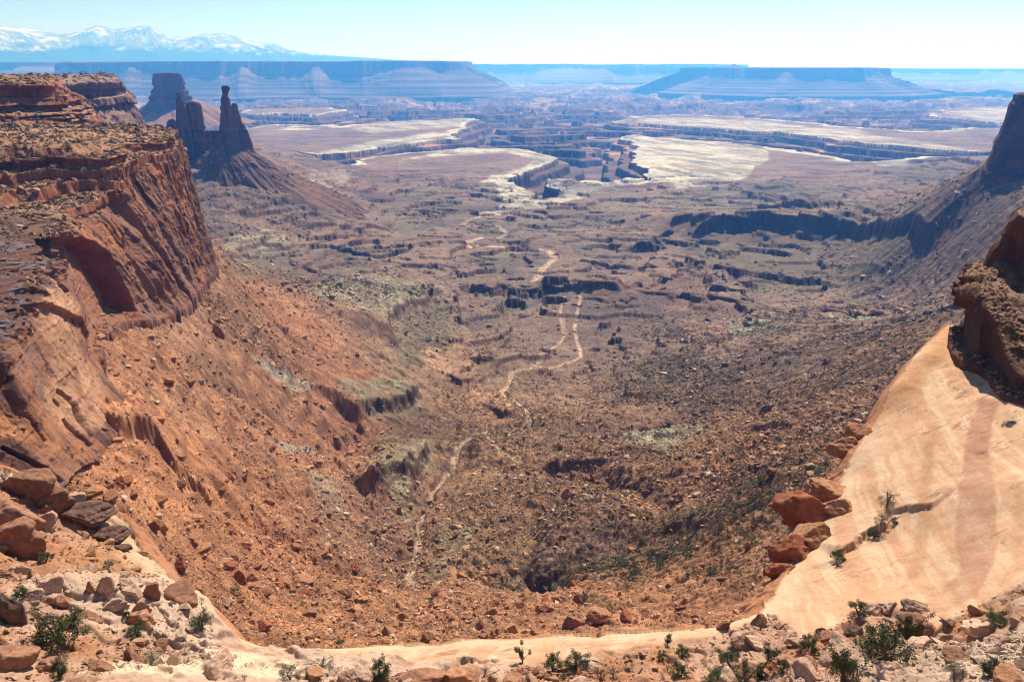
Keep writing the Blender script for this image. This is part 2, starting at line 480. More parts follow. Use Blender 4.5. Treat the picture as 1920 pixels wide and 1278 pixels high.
    for poly, c, kk, w in [
        ([(565,552),(650,532),(700,520),(770,516),(838,538),(832,553),(765,585),(738,622),(700,600),(640,580)], green * 1.08, .9, 10),
        ([(744,640),(770,595),(842,562),(850,620),(800,680),(760,690)], olive * .8, .85, 12),
        ([(634,728),(700,726),(795,742),(790,772),(700,792),(640,760)], green * .9, .95, 6),
        ([(700,880),(700,855),(740,820),(806,818),(810,870),(775,905),(765,970),(745,920)], green, .85, 7),
        ([(690,835),(760,825),(790,840),(740,872),(700,865)], brown, .7, 8),
        ([(1290,450),(1420,440),(1560,448),(1740,475),(1700,520),(1560,545),(1400,520),(1290,500)], olive * .62, .8, 16),
        ([(1300,425),(1330,395),(1500,385),(1620,415),(1720,430),(1740,465),(1600,450),(1480,432),(1340,436)], olive * .9, .75, 14),
        ([(1390,350),(1560,352),(1640,390),(1600,420),(1480,380)], olive * .9, .6, 14),
        ([(1690,300),(1840,312),(1830,345),(1700,360),(1640,330)], olive * .75, .6, 12),
        ([(412,495),(440,462),(500,448),(548,448),(546,462),(470,485)], green * 1.15, .9, 6),
        ([(415,505),(480,485),(550,470),(560,500),(500,520),(430,520)], olive, .8, 8),
        ([(500,812),(560,820),(612,826),(600,840),(540,835)], lin((190,182,168)), .9, 5),
        ([(480,660),(520,680),(585,722),(570,728),(500,690)], lin((176,164,150)), .7, 7),
        ([(1170,830),(1190,800),(1270,780),(1340,790),(1250,830)], lin((176,172,148)), .75, 12),
        ([(1360,600),(1440,605),(1460,625),(1380,630)], lin((170,166,140)), .7, 10),
        ([(1560,595),(1640,592),(1650,605),(1570,612)], lin((196,194,170)), .8, 6),
        ([(805,985),(850,955),(905,975),(890,1020),(820,1020)], olive, .9, 8),
        ([(780,1060),(840,1035),(860,1050),(800,1090)], olive, .8, 8),
        ([(950,1050),(1010,1040),(1020,1120),(960,1110)], lin((150,132,112)), .6, 14),
        ([(580,870),(640,890),(650,960),(600,950)], lin((168,150,132)), .5, 14),
        ([(805,645),(880,640),(900,700),(850,720),(790,690)], lin((190,142,112)), .7, 10),
        ([(880,735),(960,745),(960,790),(890,790)], lin((186,134,102)), .7, 10),
        ([(1280,580),(1340,590),(1370,625),(1290,630)], lin((182,138,112)), .6, 10),
        ([(460,215),(1000,200),(980,222),(900,238),(480,250)], lin((176,146,136)), .4, 8)]:
        C = mixc(C, c, soft(wpx, wpy, poly, w * .8) * kk * (.42 + .5 * ss(-.3, .2, n_c + n_a)))
    # canyon country: darker bedded walls with pinkish tops
    oc = cut.astype(float)
    cc = mixc(np.broadcast_to(lin((122,92,82)), C.shape).copy(), lin((190,146,122)), ss(.1, .45, fbm(x / 500, y / 300, 5, .6, s=141)))
    C = mixc(C, cc, oc)
    # the pale rim: flats near their edge plus broad bare areas
    rimw = ss(-.2, .5, fbm(x / 240, y / 240, 4, s=145) ) * 90 + 30
    whit = (~cut) * far * (1 - ss(rimw * .5, rimw, s)) * (s < 1e8)
    whit = whit * ss(-374, -380, zb) * ss(2550, 2750, r) * ss(-.6, -.1, fbm(x / 200, y / 420, 5, .65, s=365))
    streak = ss(-.25, .2, fbm((x + y * .4) / 60, (y - x * .4) / 260, 4, .6, s=151))
    for poly, kk in [
        ([(1168,254),(1260,259),(1360,270),(1440,281),(1442,300),(1415,312),(1400,335),(1350,347),(1270,356),(1250,345),(1205,330),(1190,300),(1200,285)], .95),
        ([(748,304),(850,281),(960,275),(1010,280),(1046,296),(1030,306),(1000,313),(950,335),(940,326),(985,312),(1000,298),(950,286),(860,293)], .9),
        ([(940,330),(950,340),(1010,367),(985,378),(1060,376),(1055,352),(1110,340),(1185,343),(1120,356),(1100,372),(1050,388),(960,394),(905,410),(945,380),(925,355)], .85),
        ([(590,292),(650,286),(760,267),(848,254),(815,249),(700,266),(600,284)], .85),
        ([(650,238),(760,228),(895,221),(900,232),(800,243),(700,252)], .6),
        ([(1200,222),(1330,224),(1450,230),(1520,240),(1610,245),(1640,255),(1760,270),(1850,284),(1840,292),(1690,272),(1560,262),(1450,248),(1300,238),(1190,232)], .9),
        ([(1635,300),(1720,291),(1700,303),(1650,306)], .9),
        ([(1765,212),(1900,200),(1920,200),(1920,230),(1790,232),(1830,222)], .9),
        ([(580,325),(640,318),(660,330),(640,350),(600,365),(560,350)], .35)]:
        whit = np.maximum(whit, soft(px + n_a * 5, py + n_b * 1.5, poly, 3) * kk * (~cut) * (.35 + .65 * streak))
    C = mixc(C, cream, np.clip(whit, 0, 1))
    # washes
    for ln, wd, dp in WASHW:
        d, sd, pr = dline(x, y, ln)
        C = mixc(C, lin((212, 172, 146)), (1 - ss(wd * .6, wd * 1.3, d + n_c * wd * .7 + n_a * wd * .7)) * (.8 + .18 * ss(-.4, .2, n_a + n_c * .5)) * (1.0 if dp > 1 else .7))
    # random lighter, darker and olive mottling of the ground
    n_d = fbm(x / 2.6, y / 2.6, 3, .7, s=161)
    pat = ss(.05, .4, n_c + n_d * .7 + n_a * .4)
    big_ = fbm(x / 170, y / 120, 5, .6, s=361)
    C = mixc(C, C * np.array([.72, .76, .82]), ss(.05, .35, big_) * (1 - .6 * lt))
    C = mixc(C, C * np.array([1.22, 1.18, 1.12]), ss(.0, .35, -big_))
    C = mixc(C, C * np.array([1.4, 1.45, 1.35]), pat * .7)
    C = mixc(C, lin((108, 92, 62)), ss(.2, .5, fbm(x / 9, y / 9, 4, .7, s=171) + n_a * .3) * .45 * (1 - lt * .85) * (1 - ss(1700, 2600, r)))
    C = C * (1 + n_c[..., None] * .16 + n_a[..., None] * .16 + n_d[..., None] * .16 * (1 - ss(500, 1000, r))[..., None])
    return z, C

FOOT = [tuple(p[:2]) for p in at(np.array([112.,166,216,173,223,292,347,376,400]), np.array([905.,828,745,642,588,580,556,518,493]), np.array([268.,308,358,420,482,516,565,630,686]))]
GULL = [([(770,1110),(768,1040),(785,990),(790,940),(815,890),(860,828)], 11, 20),
        ([(1140,870),(1022,925),(1022,1000),(1030,1110)], 10, 9),
        ([(850,1045),(960,1060),(1100,1020),(1250,900),(1450,800)], 9, 20),
        ([(560,740),(650,850),(705,960),(765,1060)], 9, 20),
        ([(400,925),(560,1000),(700,1070),(765,1100)], 8, 18),
        ([(1600,700),(1400,760),(1200,785),(1000,800)], 8, 22),
        ([(1480,870),(1300,900),(1130,880),(1000,860),(880,850)], 8, 20),
        ([(330,640),(450,720),(600,830),(690,900)], 7, 18)]
GULLW = [([tuple(p[:2]) for p in hit(l)], a, b) for l, a, b in GULL]
SLOT = hit([(1180,548),(1290,556),(1340,566),(1400,570),(1470,578),(1560,586),(1640,590),(1730,584)])
SCAR = [tuple(p[:2]) for p in hit([(232,850),(262,842),(300,850),(330,885),(370,912),(400,925)])]
WASH = [([(772,1088),(768,1040),(785,990),(790,940),(815,890),(860,828),(905,808),(960,797),(995,793),(985,765),(940,742),(955,715),(960,698),(1000,692),(1050,682),(1090,665),(1085,640),(1078,610),(1090,560),(1065,548)], 2.8, 2.0),
        ([(1003,532),(1020,505),(1040,490),(1025,475),(960,468),(885,462),(880,455),(950,440),(930,428),(880,424),(866,420),(880,410),(920,401),(950,390)], 8.0, 1.2),
        ([(1060,560),(1050,590),(1060,620),(1040,650),(1000,690)], 3.0, .5),
        ([(880,735),(905,745),(940,760),(960,780)], 2.0, .5),
        ([(905,808),(930,835),(975,855)], 2.5, 1)]
WASHW = [([tuple(p[:2]) for p in hit(l)], w, d) for l, w, d in WASH]

az = np.concatenate([np.linspace(R(-60), R(-36), 50)[:-1], np.linspace(R(-36), R(36), 1150), np.linspace(R(36), R(60), 50)[1:]])
rr = [175.0]
while rr[-1] < 46000:
    q = rr[-1]
    st = 0.0024 if q < 1200 else 0.0020 if q < 10000 else 0.0034 if q < 16500 else 0.014
    rr.append(q * (1 + st))
rr = np.array(rr)
AZ, RR = np.meshgrid(az, rr, indexing='ij')
X = RR * np.sin(AZ); Y = RR * np.cos(AZ)
Z, C = basin(X, Y)
# steep faces darkened by slope: desert varnish plus riser shade painted into colour, flat bare caprock is paler
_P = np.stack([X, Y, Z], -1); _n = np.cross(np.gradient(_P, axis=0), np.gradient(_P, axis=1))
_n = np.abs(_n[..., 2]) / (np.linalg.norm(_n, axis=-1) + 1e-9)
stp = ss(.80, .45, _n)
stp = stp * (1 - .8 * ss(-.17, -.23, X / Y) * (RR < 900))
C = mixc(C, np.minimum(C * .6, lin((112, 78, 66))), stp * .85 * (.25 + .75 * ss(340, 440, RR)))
del _P, _n
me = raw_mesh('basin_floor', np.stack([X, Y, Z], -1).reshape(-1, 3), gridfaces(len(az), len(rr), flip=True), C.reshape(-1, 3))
o = link('ground', me, M_ground); tag(o, 'red-brown canyon basin floor with talus slopes, ledges and white-rimmed gorges', kind='structure')
print('basin', X.shape, time.time() - T0)
del X, Y, Z, C, AZ, RR
# ------------------------------------------------------------------ lofted rock surfaces
def catmull(P, n):
    """P (k, ...) control values -> n samples through them"""
    k = len(P); t = np.linspace(0, k - 1, n); i = np.minimum(t.astype(int), k - 2); f = t - i
    f = f.reshape((-1,) + (1,) * (P.ndim - 1))
    p0 = P[np.maximum(i - 1, 0)]; p1 = P[i]; p2 = P[i + 1]; p3 = P[np.minimum(i + 2, k - 1)]
    return 0.5 * (2 * p1 + (p2 - p0) * f + (2 * p0 - 5 * p1 + 4 * p2 - p3) * f * f + (3 * p1 - p0 - 3 * p2 + p3) * f ** 3)

def patch(ctrl, nu, nv):
    A = np.array(ctrl, float)
    P = at(A[..., 0], A[..., 1], A[..., 2])
    P = catmull(P, nu)
    P = np.swapaxes(catmull(np.swapaxes(P, 0, 1), nv), 0, 1)
    return P

def normals(P):
    du = np.gradient(P, axis=0); dv = np.gradient(P, axis=1)
    n = np.cross(du, dv); n /= np.linalg.norm(n, axis=-1, keepdims=True) + 1e-9
    return n

def ledgefn(z, s=0):
    """bedded profile: hard beds stick out, soft beds are cut back; -1..1"""
    v = n2(z, z * 0 + 0.5 + s, 200 + s) + 0.5 * n2(z * 2.7, z * 0 + 0.5, 210 + s)
    return ss(-0.15, 0.15, v) * 2 - 1

SANDS = []      # (points, normals) of surfaces that can carry rubble and shrubs
def build_patch(name, ctrl, nu, nv, disp, colr, mat, label, flip=False, kind='structure', cat=None, keep=True, skirt=50.0):
    P = patch(ctrl, nu, nv)
    N = normals(P)
    cen = N[..., 2].mean()
    # outward = towards the camera side
    sgn = np.sign((N * -P).sum(-1).mean()); N = N * sgn
    U, V = np.meshgrid(np.linspace(0, len(ctrl) - 1, nu), np.linspace(0, len(ctrl[0]) - 1, nv), indexing='ij')
    Q = disp(P, N, U, V)
    if skirt:
        k = max(2, nv // 60)
        Q = np.concatenate([Q, Q[:, -1:, :] + np.array([0, 0, -1.0]) * (skirt * np.arange(1, k + 1) / k)[None, :, None]], 1)
        P = np.concatenate([P, np.repeat(P[:, -1:], k, 1)], 1); U = np.pad(U, ((0, 0), (0, k)), mode='edge'); V = np.pad(V, ((0, 0), (0, k)), mode='edge')
        nv = nv + k
    N2 = normals(Q) * sgn
    C = colr(Q, N2, U, V, P)
    me = raw_mesh(name, Q.reshape(-1, 3), gridfaces(nu, nv, flip=sgn < 0), C.reshape(-1, 3))
    o = link(name, me, mat); tag(o, label, cat, kind=kind)
    if keep: SANDS.append((name, Q, N2))
    return o

c_varn = lin((112, 76, 66)); c_mauve = lin((156, 106, 84)); c_orng = lin((204, 132, 86)); c_crm = lin((214, 156, 122))
c_redd = lin((166, 98, 72)); c_led = lin((188, 136, 104)); c_dark = lin((92, 58, 52)); c_blue = lin((120, 110, 116))

# ---- the great wall on the left
LEFT = [
 [(-200,300,760),(-170,340,640),(-150,400,520),(-130,460,460),(-130,560,340),(-120,660,270),(-90,760,262),(-50,850,258),(-10,930,255),(20,985,250),(30,1020,246)],
 [(-180,270,740),(-120,320,610),(-60,400,520),(-30,460,460),(-30,560,340),(-20,660,287),(10,730,279),(45,800,275),(80,860,272),(112,905,268),(120,935,264)],
 [(-120,250,735),(-80,290,600),(-60,345,560),(-20,400,500),(15,500,380),(30,590,335),(75,670,324),(105,735,320),(140,785,316),(166,828,310),(176,855,305)],
 [(-60,240,735),(0,285,600),(10,335,565),(40,390,510),(75,440,430),(90,500,390),(115,570,372),(145,640,366),(180,700,362),(216,745,357),(226,770,352)],
 [(0,235,735),(60,283,590),(70,335,560),(90,390,515),(110,430,455),(125,480,440),(140,520,433),(150,560,428),(160,600,425),(173,642,420),(180,665,415)],
 [(60,234,735),(120,282,590),(130,335,562),(150,388,525),(150,425,500),(185,465,495),(200,500,492),(208,535,488),(215,560,486),(223,588,482),(230,605,478)],
 [(120,234,735),(180,284,590),(190,337,565),(205,385,548),(225,420,540),(245,460,536),(262,495,530),(275,530,524),(283,555,520),(292,580,516),(300,598,510)],
 [(180,234,735),(240,286,620),(248,333,602),(265,375,592),(285,410,588),(300,450,583),(315,485,578),(328,515,574),(338,538,570),(347,556,565),(354,572,560)],
 [(235,236,735),(290,276,660),(310,315,650),(322,355,646),(332,390,642),(342,420,639),(352,450,637),(360,475,635),(368,500,632),(376,518,630),(382,532,625)],
 [(270,238,735),(325,258,705),(342,296,700),(352,335,698),(361,370,696),(370,400,694),(379,430,692),(387,455,690),(394,475,688),(400,493,686),(406,508,682)],
 [(285,240,760),(330,250,760),(344,290,760),(354,330,760),(363,365,759),(372,400,758),(380,428,758),(387,455,757),(393,475,756),(400,490,755),(404,505,750)],
 [(240,238,900),(290,245,900),(304,290,900),(314,330,900),(323,365,900),(332,400,900),(340,428,900),(347,455,900),(353,475,900),(360,490,900),(364,505,900)]]
ALC = [(135,448),(170,454),(203,476),(228,522),(254,584),(222,594),(200,620),(204,650),(168,650),(148,570),(118,505),(122,470)]
ALC2 = [(62,448),(100,446),(128,452),(130,486),(80,490),(68,470)]
CRK = [[(6,690),(22,730),(45,780),(62,808),(75,828)],[(98,736),(118,752),(140,785),(160,820)],[(85,512),(100,535),(112,548)],[(112,790),(135,815),(158,838)],[(0,840),(40,860),(80,885),(100,905)]]
def left_disp(P, N, U, V):
    x, y, z = P[..., 0], P[..., 1], P[..., 2]
    px, py = proj(x, y, z)
    Nh = N.copy(); Nh[..., 2] = 0; Nh /= np.linalg.norm(Nh, axis=-1, keepdims=True) + 1e-6
    vt = np.interp(U, [0, 4, 5.5, 7, 8, 11], [3.2, 3.3, 2.8, 1.5, 1.2, 1.2])
    top = 1 - ss(vt, vt + .9, V)                      # ledgy upper slope
    farc = ss(4.6, 6.0, U)                         # fluted far end
    Q = P.copy()
    n1 = fbm3(x / 45, y / 45, z / 45, 5, .5, s=3)
    n2_ = fbm3(x / 7, y / 7, z / 7, 4, .6, s=9)
    foot = 1 - .85 * ss(7.5, 9.5, V)
    Q += Nh * ((n1 * 7 - 1.5) * (.4 + .6 * top) * foot)[..., None]
    # vertical flutes and buttresses
    s_ = (x * -.36 + y * .93)
    fl = fbm(s_ / 13 + n1 * .6, z / 120, 5, .55, s=33, ridge=True)
    Q += Nh * ((fl * 4.5 - 1) * farc * (1 - top) * (.3 + .7 * foot))[..., None]
    fl2 = np.abs(n2(s_ / 26, z / 300, 44))
    Q -= Nh * (9 * ss(0.12, 0.0, fl2) * farc * (1 - top) * ss(5.5, 6.5, U))[..., None]
    Q += Nh * (n2_ * (1.2 * top + .8 + .8 * farc))[..., None]
    # jointed, plucked slabs near the camera
    slab = n3(s_ / 30, z / 22 + s_ / 60, x * 0, 5)
    Q += Nh * (ss(-.04, .04, slab) * 3.0 * (1 - top) * (1 - farc))[..., None]
    # bedding ledges on the upper slope
    zz = Q[..., 2] + n1 * 5
    t = terrace(zz, 7.5, .09, .12)
    Q[..., 2] += (t - zz) * top * (.25 + .75 * ss(.55, 1.1, V))
    Q += Nh * (ledgefn(Q[..., 2] / 5.0 + n1 * .7, 1) * 1.7 * ss(.7, 1.1, V) * (1 - .93 * ss(vt + .6, vt + 1.3, V)))[..., None]
    Q[..., 2] += top * fbm(x / 11, y / 11, 4, .6, s=19) * 1.6
    # joints and spalled edges
    jn = fbm3(x / 16, y / 16, z / 30, 3, .5, s=377, ridge=True)
    Q -= Nh * (ss(.78, .9, jn) * 1.6 * (1 - top))[..., None]
    Q += Nh * (fbm3(x / 3.2, y / 3.2, z / 4.5, 3, .6, s=381) * .8)[..., None]
    # the arched alcove, deepest under its right-hand edge
    m = soft(px + n2_ * 5, py + n2_ * 4, ALC, 3)
    d, _, _ = dline(px, py, [(165,454),(203,476),(228,522),(254,584)])
    Q -= Nh * (m * (3 + 15 * np.exp(-d / 38)))[..., None]
    Q -= Nh * (soft(px + n2_ * 5, py + n2_ * 4, ALC2, 4) * 8)[..., None]
    for c in CRK:
        d, _, _ = dline(px + n2_ * 3, py + n2_ * 3, c)
        Q -= Nh * (5.0 * (1 - ss(1.5, 5.5, d)))[..., None]
    # shattered, varnished ground above the near wall
    m = (1 - farc) * ss(2.6, 3.4, V) * (1 - ss(4.9, 5.8, V)) * (1 - ss(4, 5, U))
    Q += Nh * (fbm3(x / 12, y / 12, z / 12, 4, .6, s=55, ridge=True) * 5 * m)[..., None]
    return Q
def left_col(Q, N, U, V, P):
    x, y, z = Q[..., 0], Q[..., 1], Q[..., 2]
    px, py = proj(P[..., 0], P[..., 1], P[..., 2])
    s_ = (x * -.36 + y * .93)
    n1 = fbm3(x / 30, y / 30, z / 30, 5, .55, s=63); n2_ = fbm3(x / 6, y / 6, z / 6, 4, .6, s=69)
    streak = fbm(s_ / 5 + n1, z / 70, 5, .6, s=73)
    vt = np.interp(U, [0, 4, 5.5, 7, 8, 11], [3.2, 3.3, 2.8, 1.5, 1.2, 1.2])
    top = 1 - ss(vt, vt + .9, V)
    farc = ss(4.6, 6.0, U)
    C = np.empty(x.shape + (3,)); C[:] = c_mauve * 1.15
    C = mixc(C, c_varn, ss(-.1, .35, streak + n1 * .6))
    C = mixc(C, c_redd * 1.15, ss(.15, .45, -streak + n1 * .4) * .9)
    C = mixc(C, c_orng, ss(.2, .42, n1 + n2_ * .5) * .8)
    C = mixc(C, c_blue, ss(.25, .5, n2_ - n1 * .5) * .35)
    wx = px + n1 * 26 + n2_ * 8; wy = py + n1 * 26 + n2_ * 8
    near = soft(wx, wy, [(85,510),(105,545),(135,570),(140,640),(170,700),(200,760),(180,800),(110,810),(70,760),(80,690),(60,600),(55,560)], 9)
    cb = fbm(n1 * 1.2 + px / 46 - py / 300, py / 260 + n1 * .3, 4, .6, s=83)
    C = mixc(C, mixc(np.broadcast_to(c_crm, C.shape).copy(), lin((176,118,92)), ss(-.1, .25, cb) * .8), near * (.75 + .25 * ss(-.35, .1, n1 + n2_ * .6)))
    C = mixc(C, c_orng * .85, soft(wx, wy, [(60,760),(110,800),(160,830),(130,880),(70,850),(0,800),(0,740)], 20) * ss(-.2, .2, n2_) * .6)
    sl = soft(wx, wy, ALC, 8)
    C = mixc(C, lin((176, 120, 96)), sl * .9); 
    d, _, _ = dline(px, py, [(165,454),(203,476),(228,522),(254,584)])
    C = mixc(C, lin((176, 92, 56)), sl * np.exp(-d / 18))
    # upper slope: sandy debris on the treads, red-brown risers
    flat = ss(.55, .85, N[..., 2])
    Ct = mixc(np.broadcast_to(c_redd * 1.1, C.shape).copy(), c_led, flat)
    Ct = mixc(Ct, c_orng, ss(.1, .5, n2_) * .4)
    Ct = mixc(Ct, lin((206, 168, 130)), flat * ss(-.1, .4, n1) * .6)
    C = mixc(C, Ct, top)
    shat = (1 - farc) * ss(2.6, 3.4, V) * (1 - ss(4.7, 5.4, V)) * (1 - ss(3.4, 4.4, U))
    C = mixc(C, mixc(np.broadcast_to(c_varn, C.shape).copy(), c_blue, ss(0, .4, n2_)), shat * .8)
    C = mixc(C, C * .6, ss(.8, .9, fbm3(P[..., 0] / 16, P[..., 1] / 16, P[..., 2] / 30, 3, .5, s=377, ridge=True)) * (1 - top))
    C *= (1 + n2_ * .22 + ledgefn(z / 5 + n1 * 2, 5) * .025)[..., None]
    return C
build_patch('cliff', LEFT, 1050, 820, left_disp, left_col, M_cliff, 'tall red sandstone cliff with ledgy top and dark alcove along the left side')

# ---- the ledgy cliff above the bench, and the far cliff behind it
def ledgy(amp, bed, flute, fw, seed, zbed=6.0, rimv=1.0, basev=3.0):
    def f(P, N, U, V):
        x, y, z = P[..., 0], P[..., 1], P[..., 2]
        Nh = N.copy(); Nh[..., 2] = 0; Nh /= np.linalg.norm(Nh, axis=-1, keepdims=True) + 1e-6
        n1 = fbm3(x / (amp * 6), y / (amp * 6), z / (amp * 6), 5, .55, s=seed)
        s_ = x * .7 + y * .7
        face = ss(rimv - .3, rimv + .1, V)
        fl = fbm(s_ / fw + n1, z / (fw * 12), 5, .6, s=seed + 3, ridge=True)
        Q = P + Nh * ((n1 * amp + fl * flute) * face + ledgefn(z / zbed + n1 * .5, seed) * bed * face * (1 - ss(basev - .2, basev + .2, V)))[..., None]
        Q[..., 2] += fbm(x / (amp * 3), y / (amp * 3), 5, .6, s=seed + 9) * amp * .35 * (1 - .6 * face)
        return Q
    return f
def ledgy_col(c1, c2, c3, cf, seed, sc=1.0, basev=3.0):
    def f(Q, N, U, V, P):
        x, y, z = Q[..., 0] / sc, Q[..., 1] / sc, Q[..., 2] / sc
        n1 = fbm3(x / 20, y / 20, z / 20, 5, .6, s=seed); b = fbm(z / 4 + n1 * .8, z * 0, 4, .7, s=seed + 5)
        st = fbm((x + y) / 6, z / 60, 4, .6, s=seed + 8)
        C = np.empty(x.shape + (3,)); C[:] = c1
        C = mixc(C, c2, ss(-.2, .3, b)); C = mixc(C, c3, ss(.0, .4, st + n1 * .5) * .7)
        C = mixc(C, cf, ss(.6, .85, N[..., 2]))
        return C * (1 + n1 * .2)[..., None]
    return f
UP = [[(-160,135,900),(-140,155,735),(-130,172,733),(-125,190,731),(-120,225,722),(-120,245,712)],
 [(-60,138,900),(-60,155,752),(-58,172,750),(-56,190,748),(-50,223,734),(-50,245,722)],
 [(0,140,900),(0,154,765),(0,172,762),(0,190,760),(0,222,744),(0,245,730)],
 [(55,142,900),(50,156,772),(52,172,770),(54,190,768),(62,222,752),(64,245,738)],
 [(92,143,900),(98,157,782),(99,172,780),(102,190,777),(112,224,762),(116,246,748)],
 [(112,148,950),(112,165,830),(114,178,828),(120,192,825),(137,228,812),(142,250,798)],
 [(130,168,980),(134,174,900),(138,184,895),(146,198,885),(162,229,868),(168,252,850)],
 [(152,190,1000),(156,194,960),(160,200,955),(168,208,950),(188,234,930),(194,256,900)],
 [(150,196,1200),(156,200,1150),(160,206,1150),(166,214,1150),(184,240,1130),(190,256,1100)]]
build_patch('cliff', UP, 420, 220, ledgy(7, 3.5, 2.0, 14, 301, 5.0, 1.0, 4.0), ledgy_col(c_redd, c_redd * 1.3, c_dark * 1.3, c_led, 311), M_cliff, 'dark red layered cliff band above the flat bench at upper left')
FARC = [[(-60,142,1900),(0,152,1300),(10,185,1290),(20,215,1280),(30,255,1250),(35,275,1200)],
 [(40,142,2000),(85,152,1350),(92,180,1342),(100,212,1334),(108,240,1290),(112,260,1240)],
 [(100,141,2100),(120,151,1420),(128,178,1412),(136,210,1402),(142,238,1350),(146,260,1290)],
 [(150,141,2200),(165,149,1500),(171,176,1490),(180,210,1478),(186,236,1420),(190,258,1350)],
 [(185,141,2300),(198,148,1580),(205,175,1570),(216,210,1556),(224,238,1500),(230,258,1420)],
 [(205,143,2400),(221,148,1680),(231,175,1670),(243,209,1655),(258,238,1600),(268,258,1520)],
 [(212,146,2500),(229,162,1820),(240,188,1812),(252,214,1800),(270,240,1720),(282,260,1640)],
 [(200,150,2700),(222,168,2200),(232,190,2190),(243,212,2180),(262,236,2150),(275,256,2100)]]
build_patch('cliff', FARC, 520, 220, ledgy(16, 4, 13, 42, 321, 12.0, 1.0, 3.0), ledgy_col(lin((150, 108, 100)), lin((126, 86, 84)), lin((106, 76, 78)), lin((176, 140, 116)), 331, 2.5), M_cliff, 'purple-brown fluted cliff ending a mesa behind the left bench')

# ---- rocky knob on the right with the dark wall over the slickrock
KNOB = [[(1800,562,178),(1800,552,174),(1792,558,170),(1789,562,168),(1786,566,165),(1784,590,163),(1780,618,161),(1776,660,160)],
 [(1830,522,180),(1822,516,171),(1808,524,168),(1800,533,166),(1795,545,162),(1788,600,159),(1778,652,156),(1772,700,155)],
 [(1860,472,185),(1836,490,173),(1834,512,169),(1835,535,158),(1825,548,153),(1812,610,149.5),(1803,684,147),(1800,730,146)],
 [(1885,446,190),(1860,456,172),(1860,500,168),(1862,550,153),(1845,568,148),(1836,635,146),(1836,697,143.5),(1835,740,143)],
 [(1915,412,195),(1892,432,170),(1892,500,166),(1895,578,147),(1866,603,141.5),(1856,670,139),(1864,730,136),(1862,770,135.5)],
 [(1960,382,200),(1918,398,167),(1918,490,163),(1935,590,143),(1888,645,136.5),(1878,700,134),(1888,750,131),(1888,790,130.5)],
 [(2040,380,200),(1990,385,162),(1992,490,158),(2000,600,138),(1914,690,132.5),(1922,725,130.5),(1934,757,128),(1934,800,127.5)],
 [(2200,380,200),(2120,380,156),(2120,490,152),(2100,620,135),(1990,740,124),(2000,780,121),(2010,805,119),(2010,850,118.5)]]
def knob_disp(P, N, U, V):
    x, y, z = P[..., 0], P[..., 1], P[..., 2]
    Nh = N.copy(); Nh[..., 2] *= .3; Nh /= np.linalg.norm(Nh, axis=-1, keepdims=True) + 1e-6
    n1 = fbm3(x / 9, y / 9, z / 9, 5, .55, s=401)
    up = ss(.6, 1.2, V) * (1 - ss(2.7, 3.1, V)); wall = ss(4, 4.4, V)
    b = ledgefn(z / 2.0 + n1 * .6, 7)
    Q = P + Nh * (n1 * (1.6 * (1 - wall) + .6 * wall) + b * 1.1 * up)[..., None]
    fl = fbm((x * .8 - y * .4) / 3.5 + n1, z / 20, 4, .6, s=405, ridge=True)
    Q -= Nh * (wall * (1 - ss(5.6, 6.4, V)) * (fl * .5 + 2.2 * ss(0, .5, ss(4.2, 4.8, V) * (1 - ss(5.2, 6.0, V)))))[..., None]
    flat = ss(2.9, 3.2, V) * (1 - ss(3.7, 4.0, V))
    Q[..., 2] += flat * fbm(x / 2.4, y / 2.4, 5, .65, s=409) * 1.1
    return Q
def knob_col(Q, N, U, V, P):
    x, y, z = Q[..., 0], Q[..., 1], Q[..., 2]
    n1 = fbm3(x / 5, y / 5, z / 5, 5, .6, s=411); st = fbm((x * .8 - y * .4) / 1.6 + n1, z / 14, 4, .6, s=415)
    C = np.empty(x.shape + (3,)); C[:] = lin((130, 84, 64))
    C = mixc(C, lin((110, 70, 58)), ss(-.1, .4, st)); C = mixc(C, c_orng * .9, ss(.2, .5, n1 - st * .3) * .8)
    C = mixc(C, lin((172, 132, 106)), ss(.6, .85, N[..., 2]) * (1 - ss(4.0, 4.4, V)))
    return .85 * C * (1 + n1 * .2)[..., None]
M_knob = rock_mat('knob_sandstone', 2.5, .7, .25, .18, strata=1.5)
build_patch('rock_outcrop', KNOB, 420, 480, knob_disp, knob_col, M_knob, 'dark ledgy sandstone outcrop with shaded hollow wall above the pale slickrock slope', kind='thing', cat='rock outcrop', skirt=12.)

